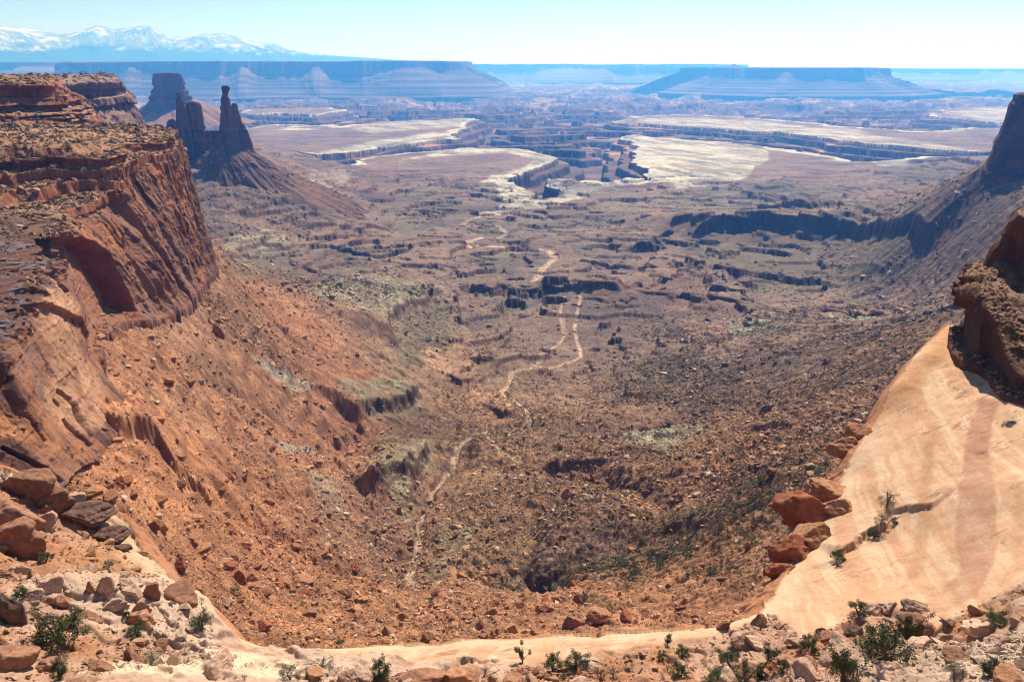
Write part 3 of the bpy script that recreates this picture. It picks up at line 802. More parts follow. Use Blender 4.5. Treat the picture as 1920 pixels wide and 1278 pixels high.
# ---- towers and buttes: stacked rings
def tower(levels, D, ratio=.7, amp=.1, n=90, m=110, seed=0, bed=.05, off=0, yaw=0., flute=.5):
    L = np.array(levels, float)
    t = np.linspace(0, 1, m); tt = (L[:, 0] - L[0, 0]) / (L[-1, 0] - L[0, 0])
    py = np.interp(t, tt, L[:, 0]); pl = np.interp(t, tt, L[:, 1]); pr = np.interp(t, tt, L[:, 2])
    e0 = at(pl, py, D + off); e1 = at(pr, py, D + off)
    c = (e0 + e1) / 2
    wid = np.linalg.norm((e1 - e0)[:, :2], axis=1) / 2
    th = np.linspace(0, 2 * math.pi, n, endpoint=False)
    TH, Z = np.meshgrid(th, c[:, 2], indexing='ij')
    Wd = np.broadcast_to(wid, TH.shape)
    sq = (np.abs(np.cos(TH)) ** 2.6 + np.abs(np.sin(TH)) ** 2.6) ** (-1 / 2.6)
    ref = np.percentile(wid, 60)
    nx = np.cos(TH) * 3; ny = np.sin(TH) * 3
    f = fbm3(nx * 1.6 + seed, ny * 1.6, Z / ref * .35, 5, .6, s=seed, ridge=True)
    g = fbm3(nx * .6 + seed, ny * .6, Z / ref * .8, 5, .6, s=seed + 5)
    b = ledgefn(Z / (ref * .28) + g, seed + 2)
    h_ = fbm3(np.cos(TH) * 9 + seed, np.sin(TH) * 9, Z / ref * 2.4, 4, .65, s=seed + 11)
    rad = sq * Wd * (1 + f * amp * flute + g * amp + h_ * amp * .9) + ref * b * bed
    ux = np.cos(TH) * rad; uy = np.sin(TH) * rad * ratio
    az_ = np.arctan2(c[:, 0], c[:, 1])[None, :] + yaw
    X = c[None, :, 0] + ux * np.cos(az_) + uy * np.sin(az_)
    Y = c[None, :, 1] - ux * np.sin(az_) + uy * np.cos(az_)
    Zt = Z + g * ref * .03
    V = np.stack([X, Y, Zt], -1)
    top = V[:, 0].mean(0) + [0, 0, ref * .02]
    V = V.reshape(-1, 3)
    i = np.arange(n)[:, None]; j = np.arange(m - 1)[None]; i2 = (i + 1) % n
    q = np.stack([i * m + j, i * m + j + 1, i2 * m + j + 1, i2 * m + j], -1).reshape(-1, 4)
    k = len(V)
    cap = np.stack([np.arange(n) * m, ((np.arange(n) + 1) % n) * m, np.full(n, k), np.full(n, k)], -1)
    V = np.vstack([V, top])
    return V, q, cap

def tower_obj(name, parts, c1, c2, mat, label, cat, kind='thing', zs=10.0):
    Vs, Qs, o = [], [], 0
    for V, q, cap in parts:
        Vs.append(V); Qs.append(q + o); Qs.append(cap + o); o += len(V)
    V = np.vstack(Vs)
    tri = [np.stack([q[:, 0], q[:, 1], q[:, 2]], -1) if (q[:, 2] == q[:, 3]).all() else None for q in Qs]
    Fa = []
    for q, t in zip(Qs, tri):
        if t is not None: Fa.append(t)
        else: Fa.append(q[:, [0, 1, 2]]); Fa.append(q[:, [0, 2, 3]])
    x, y, z = V.T
    n1 = fbm3(x / zs / 3, y / zs / 3, z / zs / 3, 5, .6, s=501); b = fbm(z / zs, z * 0, 3, .6, s=505); st = fbm((x + y) / zs / .8, z / zs / 8, 4, .6, s=507)
    C = np.empty((len(V), 3)); C[:] = c1
    C = mixc(C, c2, ss(-.2, .3, b * .5 + st)); C *= (1 + n1 * .25)[:, None]
    me = raw_mesh(name, V, np.vstack(Fa), C)
    ob = link(name, me, mat); tag(ob, label, cat, kind=kind if kind != 'thing' else None)
    return ob
c_sp1 = lin((150, 98, 84)); c_sp2 = lin((116, 76, 72))
tower_obj('rock_spire', [
  tower([(161,418,427),(164,416,429),(170,416,430),(177,417,428),(181,415,428),(185,413,431),(200,414,434),(230,414,440),(250,411,446),(272,400,452),(300,394,458)], 2050, .7, .12, seed=1),
  tower([(194,436,443),(200,434,446),(212,434,448),(232,436,455),(248,440,465),(268,444,472),(292,438,480)], 2050, .6, .14, seed=2),
  ], c_sp1, c_sp2, M_far, 'tallest thin dark red spire with a knobbed head on the talus cone', 'rock spire')
tower_obj('rock_spire', [
  tower([(174,331,339),(178,330,341),(182,331,340),(188,330,343),(198,331,347),(215,331,351),(240,330,358),(265,328,362),(300,322,368)], 2100, .7, .13, seed=3),
  tower([(191,352,370),(196,349,376),(212,351,379),(228,354,382),(245,360,384),(262,358,386),(292,352,392)], 2110, .6, .14, seed=4),
  tower([(224,318,325),(230,313,330),(248,310,336),(275,308,346),(300,305,352)], 2090, .7, .14, seed=5),
  tower([(245,380,410),(250,377,414),(262,374,416),(280,370,420),(300,368,424)], 2080, .3, .14, seed=6),
  ], c_sp1, c_sp2, M_far, 'wider broken spire with a thin pinnacle left of the tallest spire', 'rock spire')
tower_obj('butte', [
  tower([(137,292,336),(139,289,338),(152,288,343),(165,287,348),(178,284,354),(188,280,362),(197,273,370),(206,262,380),(222,250,395)], 4300, .6, .06, n=160, seed=7)],
  lin((136, 96, 84)), lin((110, 80, 78)), M_far, 'flat-topped square butte standing alone behind the two spires', 'butte', zs=25)
tower_obj('hills', [tower([(181,336,346),(186,326,362),(192,306,376),(200,282,396),(210,262,420),(219,240,440),(230,215,470)], 4350, .8, .12, n=200, seed=8, bed=.01, flute=.8)],
  lin((176, 132, 112)), lin((150, 116, 102)), M_far, 'lit talus apron round the flat-topped butte', None, 'structure', 25)
tower_obj('butte', [
  tower([(175,1912,2090),(178,1905,2100),(185,1902,2110),(200,1894,2120),(230,1885,2130),(255,1875,2140),(285,1857,2150),(310,1846,2160),(332,1838,2170),(355,1832,2175),(400,1822,2180)], 1500, .7, .03, n=260, m=200, seed=9, bed=.02)],
  lin((128, 80, 70)), lin((98, 64, 62)), M_far, 'dark shaded butte cut off by the right edge of the view', 'butte')
tower_obj('hills', [tower([(250,434,446),(268,428,440),(276,398,458),(290,378,480),(310,366,510),(340,350,560),(375,330,640),(400,300,680)], 2060, .9, .10, n=420, m=260, seed=12, bed=.012, flute=.45)],
  lin((142, 104, 86)), lin((122, 90, 76)), M_ground, 'broad brown talus cone under the two spires', None, 'structure', 25)

_c = [o for o in bpy.data.objects if o.get('label', '').startswith('broad brown talus cone')][0].data
_cv = np.empty(len(_c.vertices) * 3, np.float32); _c.vertices.foreach_get('co', _cv); _cv = _cv.reshape(-1, 1, 3).astype(float)
SANDS.append(('cone', _cv, np.broadcast_to(np.array([0., 0., 1.]), _cv.shape)))
# ------------------------------------------------------------------ distant mesas: a wall, a talus apron, a flat top
def mesa(line, ztop, zcl, zft, top_w, apron, label, c_top, seed, amp=500, n=900, kind='structure', tail=6000):
    """line: pixel x and distance of the rim, left to right"""
    L = np.array(line, float)
    base = at(L[:, 0], np.full(len(L), 140.0), L[:, 1])[:, :2]
    k = np.r_[0, np.cumsum(np.linalg.norm(np.diff(base, axis=0), axis=1))]
    s = np.linspace(0, k[-1], n)
    bx = np.interp(s, k, base[:, 0]); by = np.interp(s, k, base[:, 1])
    tx, ty = np.gradient(bx), np.gradient(by)
    for _ in range(30):
        tx = np.convolve(np.pad(tx, 1, mode='edge'), [.25, .5, .25], 'valid'); ty = np.convolve(np.pad(ty, 1, mode='edge'), [.25, .5, .25], 'valid')
    l = np.hypot(tx, ty); nx, ny = ty / l, -tx / l          # towards the camera
    wob = fbm(s / 2600, s * 0 + seed, 2, .5, s=seed, ridge=True) * amp
    wobf = fbm(s / 700, s * 0 + seed, 4, .55, s=seed + 2, ridge=True) * amp * .25
    fine = fbm(s / 420, s * 0 + seed, 4, .6, s=seed + 4, ridge=True) * amp * .14
    H = ztop - zcl
    fan = np.clip(fbm(s / 1000, s * 0 + seed + 3, 2, .4, s=seed + 9, ridge=True) * 1.3, 0, 1) ** 1.6
    fan2 = fbm(s / 420, s * 0 + seed + 5, 4, .6, s=seed + 12, ridge=True)
    base_h = np.clip(fan * .55 + fan2 * .04, 0, .6) * H          # talus cones climb the wall
    tw = terrace(fbm(s / 3000, s * 0 + seed, 4, .55, s=seed + 21) * H * .16, H * .05, .1)
    na = 30
    offs = [-tail, -1200, -200, -40, 0, 10, 26, 34, 60]
    P = np.zeros((n, len(offs) + na, 3)); C = np.zeros(P.shape)
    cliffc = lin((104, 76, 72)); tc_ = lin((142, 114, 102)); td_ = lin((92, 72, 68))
    for j in range(len(offs) + na):
        if j < len(offs):
            o = offs[j]; f = 0
            z = [ztop + 5 + 0 * s, ztop + 0 * s, ztop + tw, ztop + tw, ztop + tw - H * .03, ztop + tw - H * .2 + fan2 * 5, ztop + tw - H * .24, zcl + base_h + H * .03, zcl + base_h][j]
            C[:, j] = c_top if o <= -40 else cliffc
        else:
            f = (j - len(offs) + 1) / na; o = 60 + apron * f
            z = zft + (zcl + base_h * (1 - f) ** .6 - zft) * (1 - f) ** 1.25
            z = z + (fan2 * .05 + fbm(s / 500, s * 0 + f * 6, 4, .6, s=seed + 13) * .2) * (zcl - zft) * .22 * math.sin(math.pi * f)
            z = z + (terrace(z, 48, .08, .2) - z) * (1 - f) ** .3 * .95
            w = ss(-.1, .3, fan * .3 - .1 + .35 * math.sin(f * 31) * (f > .3) + fbm(s / 1400, s * 0 + f * 9, 5, .6, s=seed + 17) * .9)  # alternating lit and dark terrace bands painted into the apron colour
            C[:, j] = td_ + (tc_ - td_) * w[:, None]
        oo = (0 * s if o < -500 else wob + wobf * (1 - f) ** 2) + fine * (1 - f) ** 4 * (1 if o >= 0 else 0) + o + (fan * apron * .22) * math.sin(math.pi * min(1, f)) * 1.0
        P[:, j, 0] = bx + nx * oo; P[:, j, 1] = by + ny * oo; P[:, j, 2] = z
    me = raw_mesh('mesa', P.reshape(-1, 3), gridfaces(n, P.shape[1], flip=False), C.reshape(-1, 3))
    o = link('mesa', me, M_far); tag(o, label, kind=kind); return o
def ztop(py, D, px=1100): return float(at(px, py, D)[2])
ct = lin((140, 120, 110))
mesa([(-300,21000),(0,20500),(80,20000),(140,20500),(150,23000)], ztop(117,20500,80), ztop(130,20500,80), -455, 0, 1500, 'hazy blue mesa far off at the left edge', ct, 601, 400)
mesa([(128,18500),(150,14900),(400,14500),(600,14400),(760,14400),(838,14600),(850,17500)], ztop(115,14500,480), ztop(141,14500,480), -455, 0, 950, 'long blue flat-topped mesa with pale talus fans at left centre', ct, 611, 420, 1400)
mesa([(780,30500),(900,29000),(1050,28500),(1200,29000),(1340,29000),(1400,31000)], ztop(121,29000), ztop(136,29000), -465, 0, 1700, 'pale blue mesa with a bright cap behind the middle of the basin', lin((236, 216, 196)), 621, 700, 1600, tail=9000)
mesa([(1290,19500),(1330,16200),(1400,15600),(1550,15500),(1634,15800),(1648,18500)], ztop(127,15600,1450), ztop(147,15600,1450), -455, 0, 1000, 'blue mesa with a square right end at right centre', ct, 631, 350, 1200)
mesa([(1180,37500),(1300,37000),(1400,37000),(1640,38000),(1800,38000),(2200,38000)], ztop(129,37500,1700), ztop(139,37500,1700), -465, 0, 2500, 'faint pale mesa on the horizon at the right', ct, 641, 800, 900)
for px_, h_ in ((1372, 90), (1378, 150), (1384, 70)):
    pass
tower_obj('hills', [tower([(120.5,1375,1377),(122,1374,1379),(124,1369,1383),(127,1360,1392),(131,1345,1400)], 17500, .6, .06, n=40, m=24, seed=19)], lin((136, 110, 104)), lin((110, 90, 90)), M_far, 'tiny notched knob standing on top of the mesa', None, 'structure', 25)

# ------------------------------------------------------------------ snowy mountains
def mountains():
    D0, D1 = 31000, 41000
    prof = [(-400,75),(-100,50),(0,47),(20,48),(45,50),(60,47),(90,52),(120,54),(145,60),(170,64),(200,60),(215,55),(235,48),(250,50),(265,55),(290,52),(310,49),(330,50),(345,60),(362,68),(380,68),(400,67),(420,62),(450,62),(475,67),(500,74),(520,80),(545,82),(565,92),(600,98),(650,104),(720,109),(760,112),(840,116),(900,119)]
    pa = np.array(prof, float)
    nx_, ny_ = 900, 130
    px = np.linspace(-380, 900, nx_); dd = np.linspace(D0, D1, ny_)
    PX, DD = np.meshgrid(px, dd, indexing='ij')
    crest = np.interp(PX, pa[:, 0], pa[:, 1])
    az_ = np.arctan((PX - 960) / F)
    X = DD * np.sin(az_); Y = DD * np.cos(az_)
    Dc = 36500
    zc = at(PX, crest, np.full(PX.shape, Dc))[..., 2] - 25
    base = -150.
    prof_y = np.clip(1 - np.abs(DD - Dc) / (Dc - D0), 0, 1)
    rid = fbm(X / 2400, Y / 2400, 7, .55, s=701, ridge=True)
    rid2 = fbm(X / 700, Y / 900, 5, .6, s=711, ridge=True)
    # the crest line keeps the photo's outline, spurs run down from it
    z = base + (zc - base) * (prof_y ** 1.15) * (1 + (rid * .24 + rid2 * .08) * (1 - ss(.75, 1.0, prof_y)))
    z = np.minimum(z, base + (zc - base) * DD / Dc)
    z += rid2 * 22 * ss(.2, .8, prof_y)
    hgt = (z - base) 
    snow = ss(760, 1020, z + rid * 420 + rid2 * 160 + fbm(X / 300, Y / 300, 4, .6, s=721) * 260)
    snow = snow * (1 - .68 * ss(.0, .45, fbm(X / 520, Y / 620, 5, .62, s=731, ridge=True) + rid * .3))
    C = np.empty(X.shape + (3,)); C[:] = lin((66, 72, 80))
    C = mixc(C, lin((250, 250, 252)), snow)
    me = raw_mesh('mountains', np.stack([X, Y, z], -1).reshape(-1, 3), gridfaces(nx_, ny_, flip=True), C.reshape(-1, 3))
    o = link('mountains', me, M_far); tag(o, 'snow-capped mountain range on the left horizon', kind='structure')
mountains()
print('rock', time.time() - T0)
# ------------------------------------------------------------------ the near shelf: slickrock lip, debris and the pale slope on the right
SH = [(170,930,-47),(240,970,-50),(285,1040,-50.5),(320,1090,-51),(400,1145,-52),(440,1190,-53),(500,1212,-54),(700,1212,-54),(870,1198,-54),(1000,1195,-54),(1150,1182,-54),(1300,1172,-54),(1400,1150,-54),(1440,1120,-56.5),(1500,1030,-59),(1560,910,-58),(1660,760,-54),(1780,625,-51.5),
 (1900,1090,-47),(1900,900,-46),(1803,690,-48.5),(1836,702,-48),(1888,754,-47.3),(1934,762,-46.2),(2010,812,-45.2),(1700,1000,-54),(1750,800,-51.5),(1864,735,-47.8),(1600,1150,-52),(1750,1150,-49.5),(1300,1240,-50.5),(960,1240,-51.5),(960,1278,-49.5),(600,1250,-51),(500,1278,-47),(300,1240,-44.5),(300,1150,-46.5),(150,1100,-45),(100,1000,-46),(0,1100,-42),(0,1278,-38),(1600,1278,-45),(1900,1278,-42),(1900,1180,-45.5),(-200,1100,-40),(2100,1100,-42),(2150,860,-44)]
SHA = np.array(SH, float); SW = atz(SHA[:, 0], SHA[:, 1], SHA[:, 2])
SF = rbf_fit(SW[:, :2] / 50, SW[:, 2], 2e-3)
LIPPX = SH[1:18]
LIP = [(-230., 60.), (-120., 90.)] + [tuple(SW[0][:2])] + [tuple(w[:2]) for w in SW[1:18]]
kx = at(1796, 590, 163)[:2]
LIP += [tuple(kx), tuple(at(1850, 500, 172)[:2]), tuple(at(2100, 400, 178)[:2]), (200., 150.), (260., 60.), (260., -40.), (-230., -40.)]
SLICK = [(405,1140),(470,1190),(520,1214),(700,1212),(870,1198),(1000,1195),(1150,1182),(1300,1172),(1400,1150),(1440,1120),(1500,1030),(1560,910),(1655,750),(1780,600),(1860,735),(1890,760),(1990,755),(1990,1060),(1915,1100),(1840,1128),(1750,1170),(1720,1150),(1645,1128),(1560,1170),(1500,1196),(1450,1150),(1400,1160),(1340,1185),(1250,1204),(1100,1228),(960,1252),(780,1252),(650,1245),(540,1245),(470,1235),(420,1200)]
def shelf(x, y, colour=True):
    r = np.hypot(x, y)
    z = rbf_eval(SF, np.stack([x / 50, y / 50], -1))
    z = np.clip(z, -61, -34)
    px, py = proj(x, y, z)
    n1 = fbm(x / 14, y / 14, 5, .5, s=801); n2_ = fbm(x / 2.2, y / 2.2, 5, .6, s=811); n3_ = fbm(x / 5, y / 5, 4, .6, s=821)
    slick = soft(px + n1 * 10 + n2_ * 5, py + n1 * 7 + n2_ * 4, SLICK, 6)
    z = z + (1 - slick) * (n2_ * .55 + n3_ * .9 + terrace(n1 * 5, 1.1, .12, .2) * .6)
    z = z + slick * (n1 * .9 + fbm((x + y * .6) / 9, (y - x * .6) / 3.2, 3, .5, s=831) * .22 + n2_ * .07)
    # raised rib along the upper edge of the slope, a ledge crossing it
    d, sd, pr = dline(x, y, RIB)
    z += 2.6 * np.exp(-(d / 3.4) ** 2) * ss(0, .2, pr)
    for L, h, wd in SLEDGE:
        d, sd, pr = dline(x, y, L)
        dd = d * sd + n2_ * 1.0 + n3_ * .8
        z += h * ss(-.25, .3, dd) * np.clip(1 - dd / wd, 0, 1) * ss(0, .15, pr) * (1 - ss(.85, 1, pr))
    # rise to the viewpoint ledge
    z = np.where(r < 40, z + (-37 - z) * ss(40, 22, r), z)
    z = z + (-14 - z) * ss(11, 8.5, r) * .98
    z = z + (-2.6 - z) * ss(2.7, 2.2, r)
    # rounded edge, then the drop
    d, _, _ = dline(x, y, LIP, True)
    out = ~pip(x, y, LIP)
    d = d + n1 * 1.5 * out
    dd = np.where(out, np.clip(d, 0, None), 0)
    e = np.where(out, 0, np.clip(3.0 - d, 0, 3))
    z = z - .05 * e ** 2 - .9 * dd - np.where(dd > 2, (dd - 2) ** 1.6 * 9, 0)
    z = np.maximum(z, -300)
    if not colour: return z
    cr = lin((236, 184, 148)); peach = lin((224, 162, 124)); deb = lin((206, 156, 130)); tan = lin((192, 140, 108)); redd = lin((190, 122, 88))
    C = np.empty(x.shape + (3,)); C[:] = deb
    C = mixc(C, tan, ss(-.2, .3, n3_)); C = mixc(C, lin((222, 184, 160)), ss(.1, .4, n1 + n2_ * .4) * .7)
    C = mixc(C, redd, ss(.15, .45, n3_ - n1) * .55)
    C = mixc(C, lin((196, 136, 92)), soft(px + n1 * 30, py + n1 * 20, [(150,950),(260,990),(320,1100),(300,1130),(120,1120),(60,1080)], 25) * .6)
    sc = np.empty(C.shape); sc[:] = cr
    # faint stripes following the rock's bedding
    st = fbm(((x - 20) * .85 - y * .25) / 3.2 + n1 * .9, (y) / 60, 4, .55, s=841)
    cut_ = fbm((x + n3_) / 3.2, (y - x * .25) / .62, 3, .6, s=861, ridge=True)
    sc = sc * (1 - .5 * ss(.42, .6, cut_) * ss(-.2, .3, n3_ + n1))[..., None]
    st2 = fbm(z * 1.3 + n1 * 1.2, x / 60, 4, .6, s=845)
    sc = mixc(sc, peach, ss(.0, .1, st) * .5)
    st3 = fbm(((x - 20) * .85 - y * .25) / .9 + n1 * 1.6, y / 40, 3, .6, s=849)
    sc = mixc(sc, lin((214, 150, 112)), ss(.12, .22, st3) * .30); sc = mixc(sc, lin((248, 212, 178)), ss(.15, .25, -st3) * .4)
    low = ss(1150, 1185, py) * (1 - ss(1350, 1450, px))
    bnd = np.maximum(np.exp(-((py + n1 * 4 - (1226 - (px - 640) * .035 - 12 * np.sin((px - 560) / 190))) / 4.5) ** 2), .8 * np.exp(-((py + n1 * 4 - (1246 - (px - 640) * .02 - 14 * np.exp(-((px - 880) / 70) ** 2))) / 5) ** 2))
    sc = mixc(sc, lin((206, 142, 104)), bnd * .55 * low)
    stain = soft(px + n1 * 12 + n2_ * 5, py + n1 * 8, [(1838,752),(1880,752),(1862,800),(1855,860),(1866,930),(1868,1000),(1862,1050),(1830,1110),(1760,1140),(1715,1145),(1738,1110),(1780,1080),(1800,1060),(1788,1000),(1790,950),(1800,890),(1815,830),(1822,790)], 4.5)
    sc = mixc(sc, lin((192, 134, 108)), stain * (.7 + n1 * .5 + n2_ * .5))
    sc = mixc(sc, lin((202, 146, 110)), soft(px + n1 * 10, py, [(1745,800),(1760,800),(1745,900),(1740,980),(1730,1060),(1690,1100),(1700,1060),(1715,980),(1725,880)], 7) * .6)
    sc = mixc(sc, lin((206, 148, 108)), soft(px + n1 * 10, py, [(1900,900),(1920,900),(1925,1060),(1880,1100),(1860,1110),(1895,1050)], 9) * .4)
    sc = mixc(sc, lin((214, 160, 118)), ss(.25, .5, st2) * .35)
    fin = soft(px + n2_ * 6, py + n2_ * 6, [(1640,790),(1780,618),(1790,650),(1740,720),(1690,770)], 5)
    sc = mixc(sc, lin((224, 158, 108)), fin * .6)
    C = mixc(C, sc, slick)
    pale = soft(px + n1 * 14, py + n1 * 8, [(130,1285),(190,1262),(290,1246),(330,1242),(400,1248),(480,1252),(540,1264),(600,1290)], 5)
    C = mixc(C, lin((242, 204, 172)), pale)
    C = mixc(C, lin((214, 178, 152)), soft(px + n1 * 16, py + n1 * 10, [(1690,1190),(1760,1175),(1940,1180),(1940,1290),(1640,1290),(1600,1240)], 14) * .7)
    C = mixc(C, lin((238, 194, 158)), (1 - ss(1.0, 4.0, d)) * (~out) * .8 * (1 - ss(120, 140, r)))
    C = mixc(C, lin((200, 130, 92)), out * .8)
    return z, C * (1 + n2_ * .10 + n3_ * .06)[..., None]
def shw(pts):
    A = np.array(pts, float); D = np.linspace(20, 200, 3000)
    X = at(A[:, 0][:, None], A[:, 1][:, None], D[None])
    zb = np.clip(rbf_eval(SF, X[..., :2] / 50), -60, -34)
    i = np.argmax(X[..., 2] < zb, 1)
    return [tuple(p[:2]) for p in X[np.arange(len(A)), i]]
RIB = shw([(1645,790),(1668,760),(1700,712),(1740,668),(1775,630)])
SLEDGE = [(shw([(1560,1045),(1600,1030),(1640,1000),(1680,985)]), 1.2, 6.), (shw([(1672,965),(1700,952),(1730,944),(1760,944)]), .8, 6.), (shw([(1830,852),(1850,848)]), .3, 2.)]
az = np.linspace(R(-48), R(48), 1150)
rr = np.concatenate([np.linspace(.3, 40, 160)[:-1], np.exp(np.linspace(math.log(40), math.log(205), 760))])
AZ, RR = np.meshgrid(az, rr, indexing='ij')
X = RR * np.sin(AZ); Y = RR * np.cos(AZ)
Z, C = shelf(X, Y)
keepf = (Z[:-1, :-1] > -200) | (Z[1:, 1:] > -200)
Fq = gridfaces(len(az), len(rr), mask=keepf, flip=True)
used = np.unique(Fq); remap = np.zeros(X.size, np.int64); remap[used] = np.arange(len(used))
V = np.stack([X, Y, Z], -1).reshape(-1, 3)[used]
me = raw_mesh('rock_shelf', V, remap[Fq], C.reshape(-1, 3)[used])
o = link('ground', me, M_shelf); tag(o, 'pale slickrock shelf and debris at the near canyon edge', kind='structure')
print('shelf', time.time() - T0)

# ------------------------------------------------------------------ rocks
def hull_template(seed, npts=13, flat=.7, box=.5):
    g = np.random.default_rng(seed)
    p = g.normal(size=(npts, 3)); p /= np.linalg.norm(p, axis=1, keepdims=True)
    p = np.sign(p) * np.abs(p) ** (1 - box * .6); p *= g.uniform(.75, 1.05, (npts, 1))
    p *= [1, g.uniform(.6, .95), flat * g.uniform(.7, 1.1)]
    bm = bmesh.new()
    for q in p: bm.verts.new(q)
    r = bmesh.ops.convex_hull(bm, input=bm.verts)
    bmesh.ops.delete(bm, geom=[v for v in bm.verts if not v.link_faces], context='VERTS')
    bmesh.ops.triangulate(bm, faces=bm.faces[:])
    bm.verts.index_update()
    V = np.array([v.co[:] for v in bm.verts]); Fc = np.array([[v.index for v in f.verts] for f in bm.faces])
    bm.free(); return V, Fc
ROCKS = [hull_template(100 + i, 11 + i % 5) for i in range(16)]

def rotz_tilt(n, g, tilt=.35):
    a = g.uniform(0, 2 * math.pi, n); b = g.normal(0, tilt, n); c = g.normal(0, tilt, n)
    ca, sa, cb, sb, cc, sc = np.cos(a), np.sin(a), np.cos(b), np.sin(b), np.cos(c), np.sin(c)
    Rm = np.empty((n, 3, 3))
    Rm[:, 0, 0] = ca * cb; Rm[:, 0, 1] = ca * sb * sc - sa * cc; Rm[:, 0, 2] = ca * sb * cc + sa * sc
    Rm[:, 1, 0] = sa * cb; Rm[:, 1, 1] = sa * sb * sc + ca * cc; Rm[:, 1, 2] = sa * sb * cc - ca * sc
    Rm[:, 2, 0] = -sb; Rm[:, 2, 1] = cb * sc; Rm[:, 2, 2] = cb * cc
    return Rm
def scatter_mesh(name, temps, P, size, col, g, mat, tilt=.35, smooth=False):
    Vs, Fs, Cs = [], [], []; o = 0
    idx = g.integers(0, len(temps), len(P))
    Rm = rotz_tilt(len(P), g, tilt)
    for k, (TV, TF) in enumerate(temps):
        m = np.where(idx == k)[0]
        if not len(m): continue
        v = np.einsum('nij,vj->nvi', Rm[m], TV) * size[m][:, None, None] + P[m][:, None, :]
        nf = TF[None] + (np.arange(len(m)) * len(TV))[:, None, None] + o
        Vs.append(v.reshape(-1, 3)); Fs.append(nf.reshape(-1, 3)); o += v.shape[0] * v.shape[1]
        Cs.append(np.repeat(col[m], len(TV), 0))
    me = raw_mesh(name, np.vstack(Vs), np.vstack(Fs), np.vstack(Cs), smooth=smooth)
    return link(name, me, mat)

# bigger boulders: finer mesh, several shapes, shared by all copies
def boulder_mesh(name, seed, mat, round_=.5, flat=.7, beds=0.0, sub=5):
    g = np.random.default_rng(seed)
    bm = bmesh.new()
    bmesh.ops.create_icosphere(bm, subdivisions=sub, radius=1)
    V = np.array([v.co[:] for v in bm.verts]); Fc = np.array([[v.index for v in f.verts] for f in bm.faces]); bm.free()
    # cut by random planes -> angular block, then worn
    r = np.ones(len(V))
    for i in range(11 if round_ < .6 else 8):
        n = g.normal(size=3); n /= np.linalg.norm(n); h = g.uniform(.42, .78) if round_ < .6 else g.uniform(.55, .85)
        d = V @ n
        r = np.minimum(r, np.where(d > 1e-3, h / np.maximum(d, 1e-3), 9))
    V2 = V * r[:, None]
    o = seed * 3.1
    V2 += V * (fbm3(V2[:, 0] * 2.6 + o, V2[:, 1] * 2.6, V2[:, 2] * 3.4, 4, .6, s=(seed + 7) % 37, ridge=True) * .11)[:, None]
    V2 += V * (fbm3(V2[:, 0] * 1.3 + o, V2[:, 1] * 1.3, V2[:, 2] * 1.3, 4, .5, s=seed % 40) * .22 * round_ + fbm3(V2[:, 0] * 5 + o, V2[:, 1] * 5, V2[:, 2] * 5, 3, .6, s=seed % 31) * .05)[:, None]
    if beds: V2[:, :2] *= (1 + beds * ledgefn(V2[:, 2] * 5 + o, 3))[:, None]
    V2 *= [1, g.uniform(.65, .95), flat]
    return raw_mesh(name, V2, Fc, smooth=True)
BC = {'orange': (196, 140, 104), 'cream': (222, 180, 152), 'brown': (170, 122, 96), 'grey': (158, 146, 130), 'red': (176, 108, 78), 'dark': (128, 98, 84)}
BM = {}
for i, (k, c) in enumerate(BC.items()):
    mt = rock_mat('boulder_' + k, 5.0, 1.0, .10, .34, attr=False, base=tuple(lin(c) * ALB), objvar=.16)
    BM[k] = []
    for j in range(4):
        m_ = boulder_mesh('boulder', 900 + i * 10 + j, mt, .26 + .16 * (j % 3), (.62, .8, .5, .95)[j], .06 if j % 2 else 0)
        m_.materials.append(mt); BM[k].append(m_)
NB = 0
def boulder(P, s, k, label, group=None, g=rng, rot=None, scl=(1, 1, 1), var=None):
    global NB
    o = bpy.data.objects.new('boulder', BM[k][int(g.integers(0, 4)) if var is None else var]); COL.objects.link(o)
    o.location = P; o.scale = (s * scl[0], s * scl[1], s * scl[2])
    o.rotation_euler = rot if rot is not None else (g.normal(0, .25), g.normal(0, .25), g.uniform(0, 6.28))
    tag(o, label, 'boulder', group); NB += 1; return o

def surf_hit(fn, px, py, d0, d1, n=900):
    D = np.exp(np.linspace(math.log(d0), math.log(d1), n))
    X = at(px, py, D); z = fn(X[:, 0], X[:, 1], False)
    i = int(np.argmax(X[:, 2] < z)); X[i, 2] = z[i]
    return X[i]

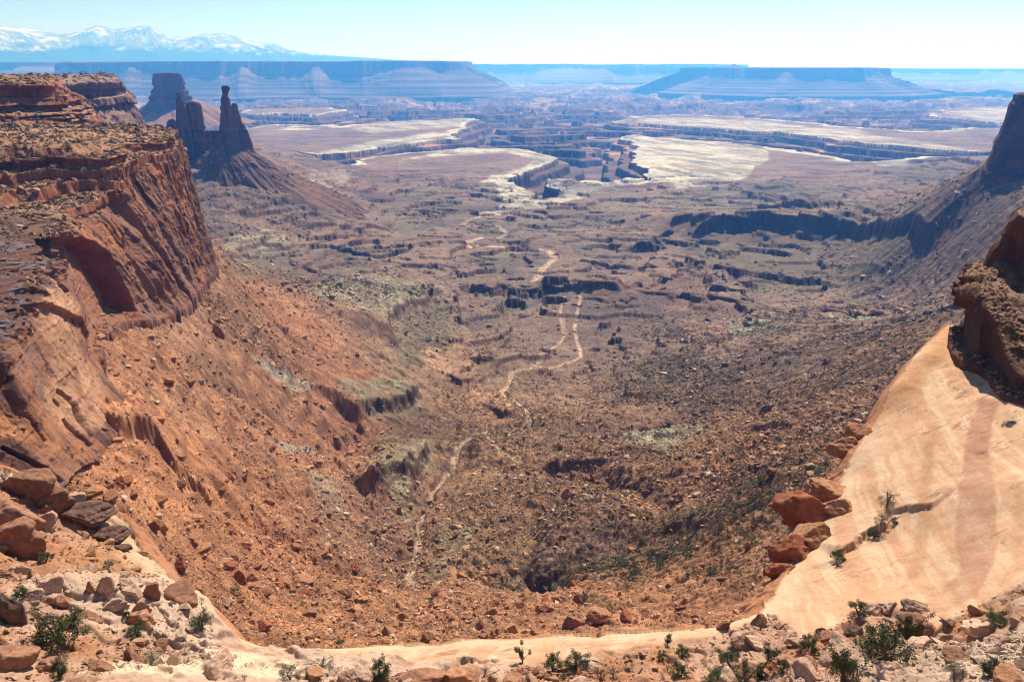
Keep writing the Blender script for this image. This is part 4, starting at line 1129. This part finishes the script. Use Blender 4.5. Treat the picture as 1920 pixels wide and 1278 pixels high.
# named boulders: px, py of the base centre, width in px, height ratio, colour, surface, label
NAMED = [
 (55,925,120,.62,'brown','s','largest rounded brown boulder topping the pile at the far left edge'),
 (100,955,70,.8,'brown','s','rounded brown boulder behind the pile of boulders, next to the pale one'),
 (25,975,110,.7,'brown','s','cracked brown boulder in the middle of the left-edge pile'),
 (20,1035,120,.75,'brown','s','big brown boulder at the bottom of the left-edge pile'),
 (85,985,50,.6,'cream','s','pale wedge of rock leaning below the brown pile'),
 (136,940,44,.5,'cream','s','smooth pale oval boulder perched beside the dark overhang'),
 (168,932,42,.7,'orange','s','round tan boulder touching the pale oval one'),
 (165,975,90,.42,'dark','s','dark flat slab overhanging a small hollow'),
 (212,1012,62,.45,'dark','s','dark stacked slab above the rubble slope on the left shelf'),
 (225,1030,40,.45,'dark','s','smaller dark slab under the stacked slab'),
 (45,1080,52,.6,'cream','s','pinkish angular boulder below the left-edge pile'),
 (200,1108,34,1.25,'cream','s','upright cream block standing on the left shelf'),
 (172,1108,20,1.3,'orange','s','narrow tan block beside the upright cream block'),
 (243,1110,50,.8,'cream','s','pale knobby boulder on the rim line of the left shelf'),
 (284,1120,30,1.3,'brown','s','pinkish upright boulder next to the long slab'),
 (335,1128,105,.4,'brown','s','long brown slab tilted along the edge of the left shelf'),
 (213,1140,44,.55,'cream','s','rounded pale boulder under the knobby one'),
 (170,1158,42,.5,'brown','s','low brown boulder above the large juniper'),
 (262,1150,34,.9,'cream','s','cream boulder with a flat face in the middle of the left shelf'),
 (18,1160,60,1.4,'dark','s','tall smooth grey-stained rock at the left edge'),
 (18,1240,95,.75,'brown','s','big brown boulder in the bottom left corner'),
 (302,1215,40,.6,'brown','s','brown boulder half buried above the pale slab'),
 (190,1250,44,.5,'brown','s','small brown slab near the bottom left shrubs'),
 (95,1250,70,.4,'brown','s','flat brown slab beside the corner boulder'),
 (268,1040,26,.5,'cream','s','flat pale slab near the top of the left debris slope'),
 (60,1120,40,.5,'cream','s','whitish slab left of the small green bush'),
 (120,1130,34,.5,'orange','s','orange boulder in the left debris'),
 (1426,1172,34,1.05,'brown','s','upright square brown boulder on the edge of the pale slope'),
 (1394,1200,56,.5,'cream','s','wide pale boulder just below the upright square boulder'),
 (1355,1178,22,1.1,'brown','s','thin dark fin of rock left of the upright square boulder'),
 (1425,1212,56,.4,'cream','s','flat pinkish slab under the wide pale boulder'),
 (1500,1208,44,.4,'cream','s','low pale slab above the green bush'),
 (1594,1190,46,.8,'dark','s','dark-sided boulder at the head of the sloping slab'),
 (1643,1148,56,.5,'cream','s','white boulder with a flat top beside the wind-bent juniper'),
 (1665,1142,34,.6,'cream','s','small white boulder behind the flat-topped one'),
 (1600,1240,110,.5,'cream','s','large sloping slab left of the biggest juniper'),
 (1722,1172,74,.45,'brown','s','tilted brown block with a dark underside on the pale slope foot'),
 (1745,1185,36,.5,'brown','s','small pink block below the tilted brown block'),
 (1840,1182,78,.38,'cream','s','long rounded pale boulder at the right'),
 (1715,1218,62,.5,'cream','s','pale pinkish boulder right of the biggest juniper'),
 (1763,1202,40,.5,'cream','s','rounded pale boulder between two larger ones'),
 (1540,1186,26,.7,'brown','s','pink boulder in front of the dark-sided boulder'),
 (790,1270,84,.34,'brown','s','layered brown slab at the bottom centre'),
 (880,1274,66,.28,'brown','s','thin dark slab at the bottom centre right of the layered slab'),
 (735,1270,50,.3,'cream','s','flat pale slab left of the layered brown slab'),
 (1005,1268,24,.5,'brown','s','small brown slab below the twin bushes'),
 (1110,1238,52,.2,'cream','s','thin flat slab beside the right twin bush'),
 (1480,915,84,.8,'red','s','highest of the rounded red rocks beside the pale slope'),
 (1540,885,60,.8,'red','s','rounded orange-red rock against the pale slope above the ledge'),
 (1550,925,74,.35,'orange','s','flat orange fin of rock under the rounded rocks'),
 (1520,975,100,.5,'red','s','long orange rock lobe in the middle of the cluster beside the pale slope'),
 (1530,1010,80,.4,'orange','s','lower orange lobe lying along the pale slope edge'),
 (1490,1040,76,.4,'red','s','lowest red lobe of the cluster beside the pale slope'),
 (1590,840,60,.35,'orange','s','orange slab leaning on the upper edge of the pale slope'),
 (1535,865,44,.5,'orange','s','small orange cap rock above the rounded red rocks'),
 (1462,1075,46,.5,'red','s','small red lobe at the foot of the rock cluster by the pale slope'),
 (1575,955,60,.35,'orange','s','flat orange fin right of the long lobe beside the pale slope'),
 (1612,815,48,.4,'orange','s','small orange slab higher up the left edge of the pale slope'),
 (1500,870,60,.6,'red','s','red rock behind the highest rounded rock by the pale slope'),
 (410,632,24,1.0,'red','b','red block with a shaded side alone on the upper left talus'),
 (315,718,24,.9,'orange','b','leftmost of three large boulders in a row on the left talus'),
 (352,718,28,.7,'orange','b','middle orange boulder of the row of three on the left talus'),
 (377,722,13,1.1,'grey','b','small grey boulder at the right end of the row of three'),
 (552,1030,24,.8,'orange','b','square orange boulder on the lower left talus'),
 (450,1088,30,.8,'red','b','round red boulder sunk in the lower left talus'),
 (565,1092,44,.5,'orange','b','long orange boulder below the square one on the lower left talus'),
 (365,975,30,.55,'orange','b','flat orange boulder below the red scar'),
 (1120,1165,54,.9,'orange','b','big rounded orange boulder just above the pale rim'),
 (1072,1175,36,1.3,'brown','b','leaning slab left of the big rounded orange boulder'),
 (1025,1145,34,.7,'brown','b','brown boulder under the dark cleft at the bowl bottom'),
 (960,1180,34,.45,'orange','b','pale flat boulder on the rim edge at the centre'),
 (1003,1190,24,.9,'orange','b','round boulder right of the pale flat one on the rim edge'),
 (1060,930,34,.6,'orange','b','orange block on the hillock at the centre'),
 (1232,1128,36,.4,'orange','b','tilted orange slab above the rim right of centre'),
 (1403,1025,14,2.0,'orange','b','thin standing rock on the slope near the red rocks'),
 (650,895,12,.8,'orange','b','small boulder by the grey ledge'),
 (655,1140,22,.7,'red','b','brown boulder on the orange ground near the rim at left centre'),
 (748,960,14,.7,'red','b','red boulder beside the head of the wash'),
]
for px, py, w, hr, k, sf, lab in NAMED:
    P = surf_hit(shelf, px, py, 36, 190) if sf == 's' else surf_hit(basin, px, py, 200, 2000)
    if px < 120 and w > 60: w *= .85
    dist = np.linalg.norm(P); s = w / F * dist * (.66 if (sf == 's' and k in ('red', 'orange') and px > 1400) else .5)
    o = boulder(Vector(P) + Vector((0, 0, s * hr * .22)), s, k, lab, rot=(rng.normal(0, .12), rng.normal(0, .12), rng.uniform(-.5, .5)), scl=(1, .85, hr / .62))

# scattered rocks
g = np.random.default_rng(21)
N = 720000
a = g.uniform(R(-34), R(36), N); r = np.exp(g.uniform(math.log(205), math.log(2600), N)); r[420000:] = np.exp(g.uniform(math.log(205), math.log(640), 300000))
x = r * np.sin(a); y = r * np.cos(a)
zb = zbase(x, y); px, py = proj(x, y, zb)
gm = np.hypot((zbase(x + 12, y) - zb) / 12, (zbase(x, y + 12) - zb) / 12)
cl = fbm(x / 60, y / 60, 4, .6, s=901)
dens = np.clip(.10 + 1.0 * ss(.12, .32, gm), 0, 1) * (1 - .75 * ss(700, 2400, r)) * (.35 + .9 * ss(-.2, .35, cl))
dens *= .25 + 1.1 * ss(-.15, .25, fbm(x / 150, y / 150, 4, .6, s=905))
dens *= (py > 130) & (py < 1300)
m = g.random(N) < dens
x, y, r, px, py = x[m], y[m], r[m], px[m], py[m]
z, c = basin(x, y)
s = np.maximum(.0008 * r, .22) * g.random(len(x)) ** (-1 / 2.5) * .75
s = np.minimum(s, np.where(r < 800, 3.2, 6))
P = np.stack([x, y, z + s * .12], -1)
light = g.random(len(x))
tint = lin((232, 176, 134))
c = c * g.uniform(.9, 1.3, len(x))[:, None]
c = mixc(c, tint, ss(.35, .85, light) * .75); c = mixc(c, lin((222, 200, 172)), (light > .92) * .7)
app = s / r
big = np.argsort(-app)[:230]
rest = np.ones(len(x), bool); rest[big] = False
o = scatter_mesh('rubble', ROCKS, P[rest], s[rest], c[rest], g, M_rub)
tag(o, 'broken rock rubble strewn over the talus slopes and basin floor', kind='stuff')
for i in big:
    left = px[i] < 820
    if r[i] < 700:
        lab, gr = ('orange sandstone boulder among the rubble of the left talus slope', 'boulders on the left talus') if left else ('weathered boulder among the scrub of the right-hand slope', 'boulders on the right-hand slope')
        k = ('orange', 'red', 'orange', 'brown')[int(g.integers(0, 4))]
    else:
        lab, gr = 'large block fallen onto the distant basin floor', 'blocks on the basin floor'
        k = ('brown', 'brown', 'red', 'grey')[int(g.integers(0, 4))]
    boulder(P[i], s[i] * 1.05, k, lab, gr, g)
print('rubble', rest.sum(), time.time() - T0)

# rubble on the shelf
N = 110000
a = g.uniform(R(-40), R(40), N); r = np.exp(g.uniform(math.log(42), math.log(125), N))
x = r * np.sin(a); y = r * np.cos(a); z, c = shelf(x, y)
px, py = proj(x, y, z)
inl = pip(x, y, LIP) & (dline(x, y, LIP, True)[0] > 2.4)
sl = soft(px, py, SLICK, 5); pal = soft(px, py, [(130,1285),(190,1262),(290,1246),(330,1242),(400,1248),(480,1252),(540,1264),(600,1290)], 5)
sl = np.maximum(sl, soft(px, py, [(395,1140),(470,1180),(1300,1165),(1420,1130),(1450,1150),(1350,1190),(1200,1225),(950,1256),(780,1256),(650,1250),(470,1240),(400,1200)], 4))
dn = inl * (1 - sl) * (1 - pal) * (.25 + .75 * ss(-.1, .3, fbm(x / 8, y / 8, 4, s=911)))
m = (g.random(N) < dn)
x, y, z, c, r, px = x[m], y[m], z[m], c[m], r[m], px[m]
s = np.maximum(.0011 * r, .05) * g.random(len(x)) ** (-1 / 2.1); s = np.minimum(s, 1.5)
c = c * g.uniform(.75, 1.2, len(x))[:, None]
P = np.stack([x, y, z + s * .1], -1)
app = s / r; big = np.argsort(-app)[:70]; rest = np.ones(len(x), bool); rest[big] = False
o = scatter_mesh('rubble', ROCKS, P[rest], s[rest], c[rest], g, M_rub)
tag(o, 'pale broken stones covering the near shelf', kind='stuff')
for i in big:
    L = px[i] < 900
    boulder(P[i], s[i], ('cream', 'orange', 'brown', 'cream')[int(g.integers(0, 4))],
            'loose stone in the jumbled debris of the left shelf' if L else 'loose stone in the debris below the pale slope at right',
            'stones on the left shelf' if L else 'stones on the right shelf', g)
# rubble and scrub on the cliff benches
LP, LS, LC, SP_, SS_ = [], [], [], [], []
for name, Q, Nn in SANDS:
    q = Q.reshape(-1, 3); nz_ = Nn[..., 2].reshape(-1)
    dist = np.linalg.norm(q, axis=1)
    px, py = proj(q[:, 0], q[:, 1], q[:, 2])
    ok = np.where((nz_ > .82) & (px > -60) & (px < 1990))[0]
    w = 1 / dist[ok]; 
    cnt = 5000 if len(q) > 500000 else 900
    if name == 'cone': cnt = 2600
    sel = g.choice(ok, min(cnt, len(ok)), replace=False)
    s = np.maximum(.0011 * dist[sel], .12) * g.random(len(sel)) ** (-1 / 2.2); s = np.minimum(s, .0052 * dist[sel])
    if name == 'cone': s = s * .42
    LP.append(q[sel] + [0, 0, 0]); LS.append(s); LC.append(mixc(np.broadcast_to(lin((168, 112, 86)), (len(sel), 3)).copy(), lin((214, 166, 132)), g.random(len(sel))) * g.uniform(.6, 1.1, len(sel))[:, None])
    cl = fbm(q[ok, 0] / 30, q[ok, 1] / 30, 3, s=921)
    ok2 = ok[(cl > -.15) & (nz_[ok] > .8)]
    sel = g.choice(ok2, min(1500 if len(q) > 500000 else 130, len(ok2)), replace=False)
    SP_.append(q[sel]); SS_.append(np.minimum(np.maximum(.0018 * dist[sel], .3) * g.random(len(sel)) ** (-1 / 3.5), .0045 * dist[sel]))
o = scatter_mesh('rubble', ROCKS, np.vstack(LP), np.concatenate(LS), np.vstack(LC), g, M_rub)
tag(o, 'broken stones on the benches of the cliffs', kind='stuff')
# ------------------------------------------------------------------ plants
def leaf_mat(name, c, tr=.25):
    m = bpy.data.materials.new(name); m.use_nodes = True
    nt = m.node_tree; b = nt.nodes['Principled BSDF']; b.inputs['Roughness'].default_value = .8
    b.inputs['Specular IOR Level'].default_value = .15
    tc = nt.nodes.new('ShaderNodeNewGeometry'); n = nt.nodes.new('ShaderNodeTexNoise'); n.inputs['Scale'].default_value = 1.7
    oi = nt.nodes.new('ShaderNodeObjectInfo'); cr = nt.nodes.new('ShaderNodeMapRange')
    cr.inputs[1].default_value = .3; cr.inputs[2].default_value = .7; cr.inputs[3].default_value = .55; cr.inputs[4].default_value = 1.5
    nt.links.new(tc.outputs['Position'], n.inputs['Vector']); nt.links.new(n.outputs[0], cr.inputs[0])
    vm = nt.nodes.new('ShaderNodeVectorMath'); vm.operation = 'SCALE'; rg = nt.nodes.new('ShaderNodeRGB'); rg.outputs[0].default_value = (*c, 1)
    nt.links.new(rg.outputs[0], vm.inputs[0]); nt.links.new(cr.outputs[0], vm.inputs['Scale']); nt.links.new(vm.outputs[0], b.inputs['Base Color'])
    return m
M_leaf = leaf_mat('juniper_foliage', (.075, .092, .034)); M_sage = leaf_mat('sage_foliage', (.15, .15, .10)); M_bark = rock_mat('bark', 8, .6, .02, .3, attr=False, base=(.16, .11, .08))
M_dry = leaf_mat('dry_twigs', (.22, .16, .11))

def tube(pts, rad, n=6):
    pts = np.array(pts, float); V = []; Fc = []
    for i, p in enumerate(pts):
        d = pts[min(i + 1, len(pts) - 1)] - pts[max(i - 1, 0)]; d /= np.linalg.norm(d) + 1e-9
        u = np.cross(d, [.3, .9, .1]); u /= np.linalg.norm(u) + 1e-9; w = np.cross(d, u)
        for k in range(n):
            a = 2 * math.pi * k / n; V.append(p + rad[i] * (math.cos(a) * u + math.sin(a) * w))
    for i in range(len(pts) - 1):
        for k in range(n):
            a = i * n + k; b = i * n + (k + 1) % n
            Fc.append([a, b, b + n]); Fc.append([a, b + n, a + n])
    return V, Fc
def tree_meshes(seed, leaves=1700, bare=0.0, wide=1.0, mat=None, dome=True):
    g = np.random.default_rng(seed)
    TV, TF = [], []; ends = []
    def add(V, Fc):
        o = len(TV); TV.extend(V); TF.extend([[a + o for a in f] for f in Fc])
    nstem = int(g.integers(1, 4)) if wide > .8 else 1
    for s_ in range(nstem):
        h = g.uniform(.45, .75); lean = g.normal(0, .16, 2)
        pts = [np.array([0, 0, -.05])]
        for i in range(1, 7):
            t = i / 6; pts.append(np.array([lean[0] * t * wide + g.normal(0, .02), lean[1] * t + g.normal(0, .02), h * t]))
        add(*tube(pts, np.linspace(.05, .014, 7)))
        for b in range(6):
            k = int(g.integers(1, 6)); p0 = pts[k]; a = g.uniform(0, 6.28); L = g.uniform(.22, .48)
            e = p0 + np.array([math.cos(a) * L * wide, math.sin(a) * L * wide, L * g.uniform(.15, .8)])
            mid = (p0 + e) / 2 + g.normal(0, .03, 3)
            add(*tube([p0, mid, e], [.018, .012, .005], 5)); ends.append(e); ends.append((mid + e) / 2)
        ends.append(pts[-1]); ends.append(pts[-2])
    if dome:
        for q in range(34):
            d = g.normal(size=3); d[2] = abs(d[2]) * .8; d /= np.linalg.norm(d)
            ends.append(d * np.array([.44 * wide, .44 * wide, .55]) * g.uniform(.55, 1.05) + [0, 0, .16])
    ends = np.array(ends)
    if bare: ends = ends[g.random(len(ends)) > bare]
    c = ends[g.integers(0, len(ends), leaves)]
    rad = g.uniform(.06, .13, leaves)
    d = g.normal(size=(leaves, 3)); d /= np.linalg.norm(d, axis=1, keepdims=True)
    p = c + d * (rad * g.random(leaves) ** .4)[:, None] * [1, 1, .8]
    p[:, 2] = np.maximum(p[:, 2], .02)
    u = g.normal(size=(leaves, 3)); u /= np.linalg.norm(u, axis=1, keepdims=True); w = np.cross(u, d); sz = g.uniform(.014, .032, leaves)[:, None]
    V = np.stack([p - u * sz, p + u * sz * .6 + w * sz * .7, p + d * sz * 1.2], 1).reshape(-1, 3)
    Fc = np.arange(leaves * 3).reshape(-1, 3)
    top = max(V[:, 2].max(), .6)
    V /= top; TVa = np.array(TV) / top
    a = raw_mesh("trunk", TVa, np.array(TF)); a.materials.append(M_bark)
    b = raw_mesh('crown', V, Fc, smooth=False); b.materials.append(mat or M_leaf)
    return a, b, np.ptp(V[:, 0])
TREES = [tree_meshes(40 + i, 4200) for i in range(5)]
BARE = [tree_meshes(60 + i, 1700, .25, 1.0, dome=False) for i in range(2)]
SAGE = [tree_meshes(80 + i, 1500, 0, 1.2, M_sage) for i in range(3)]
DRY = [tree_meshes(90, 260, .3, 1.1, M_dry, dome=False)]
def plant(P, h, w, kind, label, cat, group=None, g=rng):
    lib = {'t': TREES, 'b': BARE, 's': SAGE, 'd': DRY}[kind]
    a, b, wd = lib[int(g.integers(0, len(lib)))]
    nm = {'t': 'juniper_tree', 'b': 'juniper_tree', 's': 'sagebrush', 'd': 'dry_bush'}[kind]
    e = bpy.data.objects.new(nm, None); COL.objects.link(e)
    e.location = P; sc = w / wd if w else h
    e.scale = (sc, sc, h); e.rotation_euler = (0, 0, g.uniform(0, 6.28)); tag(e, label, cat, group)
    for n, m in (('trunk', a), ('crown', b)):
        o = bpy.data.objects.new(n, m); COL.objects.link(o); o.parent = e
    return e
PL = [ # px, py base, height px, width px, kind, label
 (118,1208,62,74,'t','large rounded juniper bush on the left debris shelf'),
 (377,1182,40,44,'t','dark green juniper bush beside the pale curved rim at left'),
 (258,1196,28,36,'t','low dark juniper between the two larger ones on the left shelf'),
 (112,1272,36,30,'t','green bush at the bottom edge near the corner boulder'),
 (86,1055,20,26,'t','small bright bush below the brown boulder pile'),
 (41,1118,18,22,'t','small green bush at the left edge among pale rocks'),
 (10,905,20,24,'s','olive bush growing on top of the left boulder pile'),
 (205,1062,14,20,'s','grey-green shrub on the orange debris near the dark slabs'),
 (135,972,10,18,'s','tiny shrub on the rock under the pale oval boulder'),
 (238,1158,14,14,'t','small green shrub among the pale slabs of the left shelf'),
 (235,1090,16,22,'s','sagebrush beside the upright cream block'),
 (290,1237,16,32,'s','low yellow-green shrub above the pale slab at the bottom left'),
 (545,1274,26,36,'s','grey-green shrub at the bottom edge right of the pale slab'),
 (600,1262,26,56,'s','wide sagebrush at the bottom edge left of the centre'),
 (712,1270,34,44,'t','yellow-green bush beside the layered brown slab'),
 (980,1243,40,30,'b','thin crooked juniper with a bare trunk on the pale rim'),
 (1037,1256,38,42,'t','left one of the twin rounded bushes on the rim'),
 (1080,1254,32,46,'t','right one of the twin rounded bushes on the rim'),
 (910,1262,18,20,'d','dry twiggy bush left of the crooked juniper'),
 (1252,1208,22,14,'t','narrow green bush alone on the right end of the rim'),
 (1240,1234,16,18,'t','small round bush below the narrow one'),
 (1278,1232,22,30,'t','dark bush on the debris right of the narrow one'),
 (1274,1272,34,40,'t','bush at the bottom edge right of the twin bushes'),
 (1125,1276,22,26,'s','yellow-green shrub at the bottom edge below the twin bushes'),
 (1150,1268,18,24,'s','pale shrub beside the bottom edge, right of the twin bushes'),
 (1366,1250,40,44,'t','dark green juniper left of the branching tree'),
 (1422,1268,50,56,'b','branching juniper tree with a dark trunk near the bottom edge'),
 (1466,1258,24,26,'t','small round bush right of the branching juniper'),
 (1516,1228,36,38,'t','green bush in front of the low pale slab'),
 (1580,1282,60,60,'t','bright green juniper under the large sloping slab'),
 (1662,1256,84,90,'b','biggest juniper with twisted grey branches between the boulders'),
 (1640,1230,60,50,'t','dense green juniper hiding the foot of the biggest one'),
 (1700,1200,56,44,'t','green juniper leaning right behind the biggest one'),
 (1610,1150,26,38,'t','wind-bent juniper on top of the dark-sided boulder'),
 (1426,1180,22,24,'d','bare dark bush at the foot of the upright square boulder'),
 (1858,1268,34,38,'t','yellow-green bush alone at the lower right'),
 (1866,1168,20,40,'t','flat green bush behind the long rounded boulder'),
 (1788,1272,28,32,'s','olive shrub at the bottom edge left of the yellow-green bush'),
 (1838,1180,14,22,'s','grey shrub on the long rounded boulder'),
 (1345,1282,30,56,'t','bush cut by the bottom edge below the dark juniper'),
 (1395,1284,34,50,'t','bush cut by the bottom edge left of the branching tree'),
 (1570,1050,22,28,'t','dark shrub at the lower end of the ledge on the pale slope'),
 (1570,1062,12,30,'d','dry brown shrub under the ledge on the pale slope'),
 (1662,950,30,32,'s','grey-green shrub in the crack of the pale slope'),
 (1650,985,22,24,'s','lower grey shrub on the pale slope ledge'),
 (1638,1008,16,24,'t','small green shrub on the pale slope ledge'),
 (1676,982,14,14,'t','tiny green shrub at the upper end of the ledge on the pale slope'),
 (1454,1000,26,34,'t','dark bush beside the red rocks at the edge of the talus'),
 (1895,640,24,22,'t','dark shrub on the rocky bench above the shaded wall'),
]
for px, py, hp, wp, k, lab in PL:
    if px == 1895: P = at(px, py, 131)
    else: P = surf_hit(shelf, px, py, 36, 190)
    d = float(np.linalg.norm(P))
    plant(Vector(P), hp / F * d * 1.12, wp / F * d * 1.1, k, lab, 'juniper' if k in 'tb' else 'shrub', g=rng)
# small clumps: template of jagged leaves
def clump(seed, n=26):
    g = np.random.default_rng(seed)
    d = g.normal(size=(n, 3)); d[:, 2] = np.abs(d[:, 2]); d /= np.linalg.norm(d, axis=1, keepdims=True)
    p = d * g.uniform(.35, 1, (n, 1)); u = g.normal(size=(n, 3)); u /= np.linalg.norm(u, axis=1, keepdims=True)
    w = np.cross(u, d); s = .42
    return np.stack([p - u * s * .5, p + u * s * .5 + w * s * .3, p + d * s * .7], 1).reshape(-1, 3), np.arange(n * 3).reshape(-1, 3)
CL = [clump(i) for i in range(8)]
N = 300000
a = g.uniform(R(-33), R(36), N); r = np.exp(g.uniform(math.log(230), math.log(1500), N))
x = r * np.sin(a); y = r * np.cos(a); zb = zbase(x, y); px, py = proj(x, y, zb)
dm = .8 * soft(px, py, [(800,900),(850,740),(960,700),(1100,720),(1220,600),(1480,590),(1790,570),(1700,720),(1560,880),(1440,1100),(1100,1110),(900,1050)], 70) * .62
dm += soft(px, py, [(570,540),(850,520),(1000,600),(960,700),(800,720),(700,700)], 40) * .08
dm += soft(px, py, [(1270,470),(1760,470),(1800,560),(1500,600),(1280,560)], 40) * .12
dm += soft(px, py, [(560,1000),(760,900),(800,1100),(1050,1190),(560,1200)], 40) * .05 + .006
dm *= .4 + 1.2 * ss(-.2, .3, fbm(x / 80, y / 80, 4, .6, s=931))
m = g.random(N) < dm
x, y, r, px = x[m], y[m], r[m], px[m]
z = basin(x, y, False)
s = np.maximum(.0012 * r, .6) * g.random(len(x)) ** (-1 / 4.0); s = np.minimum(s, 2.4)
P = np.stack([x, y, z], -1)
dk = g.random(len(x)); dk = np.where(g.random(len(x)) < .5, dk, 0)
c = mixc(np.broadcast_to(np.array([.050, .062, .026]), (len(x), 3)).copy(), lin((150, 146, 112)), dk * .8)
app = s / r; big = np.argsort(-app)[:110]; rest = np.ones(len(x), bool); rest[big] = False
M_scr = rock_mat('scrub_foliage', 3, 0, .05, .3)
o = scatter_mesh('scrub', CL, P[rest], s[rest], c[rest], g, M_scr, tilt=.1)
tag(o, 'dark green desert scrub dotted over the basin slopes', kind='stuff')
for i in big:
    plant(P[i], s[i] * 1.2, s[i] * 2.0, 't' if dk[i] < .3 else 's', 'round desert shrub among the scrub of the canyon slope', 'shrub', 'shrubs on the canyon slope', g)
P = np.vstack(SP_); s = np.concatenate(SS_)
c = np.broadcast_to(np.array([.07, .085, .04]), (len(P), 3)) * g.uniform(.7, 1.6, len(P))[:, None]
o = scatter_mesh('scrub', CL, P, s, c, g, M_scr, tilt=.1)
tag(o, 'small green bushes dotted along the cliff benches', kind='stuff')
# shrubs on the shelf debris
N = 900
a = g.uniform(R(-38), R(38), N); r = g.uniform(44, 110, N); x = r * np.sin(a); y = r * np.cos(a); z, c = shelf(x, y); px, py = proj(x, y, z)
ok = pip(x, y, LIP) & (dline(x, y, LIP, True)[0] > 1.5) & (soft(px, py, SLICK, 5) < .1) & (py < 1300) & (px > -20) & (px < 1940)
x, y, z, px = x[ok], y[ok], z[ok], px[ok]
for i in range(min(110, len(x))):
    L = px[i] < 900; s = g.uniform(.25, .6)
    plant((x[i], y[i], z[i]), s, s * 1.3, 's' if g.random() < .75 else 't', 'tiny grey-green shrub among the stones of the left shelf' if L else 'tiny grey-green shrub among the stones of the right shelf', 'shrub', 'tiny shrubs on the left shelf' if L else 'tiny shrubs on the right shelf', g)
print('plants', time.time() - T0)
# ------------------------------------------------------------------ haze, sky, sun, camera
def haze():
    m = bpy.data.materials.new('haze_air'); m.use_nodes = True
    nt = m.node_tree; nt.nodes.clear()
    out = nt.nodes.new('ShaderNodeOutputMaterial'); v = nt.nodes.new('ShaderNodeVolumePrincipled')
    v.inputs['Color'].default_value = HAZE_COL
    v.inputs['Density'].default_value = HAZE_DENS
    v.inputs['Anisotropy'].default_value = 0.4
    v.inputs['Absorption Color'].default_value = (1, 1, 1, 1)
    nt.links.new(v.outputs[0], out.inputs['Volume'])
    x, y0, y1, z0, z1 = 48000, -900, 48500, -700, 2150
    V = np.array([[-x, y0, z0], [x, y0, z0], [x, y1, z0], [-x, y1, z0], [-x, y0, z1], [x, y0, z1], [x, y1, z1], [-x, y1, z1]], float)
    Fc = np.array([[0, 3, 2, 1], [4, 5, 6, 7], [0, 1, 5, 4], [1, 2, 6, 5], [2, 3, 7, 6], [3, 0, 4, 7]])
    o = link('haze', raw_mesh('haze', V, Fc, smooth=False), m)
    tag(o, 'thin blue haze filling the distance', kind='stuff')
HAZE_COL = (0.075, 0.33, 1.0, 1); HAZE_DENS = 0.80e-4
haze()
SUN_EL, SUN_AZ = 50.0, 21.0      # azimuth to the right of the view axis (+Y)
W = bpy.data.worlds.new('World'); S.world = W; W.use_nodes = True
nt = W.node_tree
bg = nt.nodes['Background']; bg.inputs[1].default_value = 0.06
sk = nt.nodes.new('ShaderNodeTexSky'); sk.sky_type = 'NISHITA'; sk.sun_disc = False
sk.sun_elevation = R(SUN_EL); sk.sun_rotation = R(SUN_AZ)
sk.altitude = 1800; sk.air_density = 1.0; sk.dust_density = 1.0; sk.ozone_density = 2.5
nt.links.new(sk.outputs[0], bg.inputs[0])
ld = bpy.data.lights.new('sun', 'SUN'); ld.energy = 4.8; ld.angle = R(0.53); ld.color = (1.0, 0.965, 0.91)
lo = bpy.data.objects.new('sun', ld); COL.objects.link(lo)
sd = Vector((math.sin(R(SUN_AZ)) * math.cos(R(SUN_EL)), math.cos(R(SUN_AZ)) * math.cos(R(SUN_EL)), math.sin(R(SUN_EL))))
lo.rotation_euler = sd.to_track_quat('Z', 'Y').to_euler()
cd = bpy.data.cameras.new('camera'); cam = bpy.data.objects.new('camera', cd); COL.objects.link(cam)
cd.sensor_width = 36; cd.lens = 36 * F / 1920; cd.clip_start = 0.5; cd.clip_end = 120000
cam.location = (0, 0, 0); cam.rotation_euler = (math.pi / 2 - PITCH, 0, 0)
S.camera = cam
S.view_settings.view_transform = 'Standard'; S.view_settings.look = 'None'
S.view_settings.exposure = 0.74; S.view_settings.gamma = 1
S.cycles.max_bounces = 4; S.cycles.diffuse_bounces = 2; S.cycles.volume_bounces = 1
S.cycles.glossy_bounces = 1; S.cycles.transmission_bounces = 1
S.cycles.use_denoising = True; S.cycles.denoising_input_passes = 'RGB_ALBEDO_NORMAL'; S.cycles.denoising_prefilter = 'ACCURATE'; S.cycles.filter_width = 1.1
try: S.cycles.denoiser = 'OPENIMAGEDENOISE'
except Exception: pass
print('done', time.time() - T0)
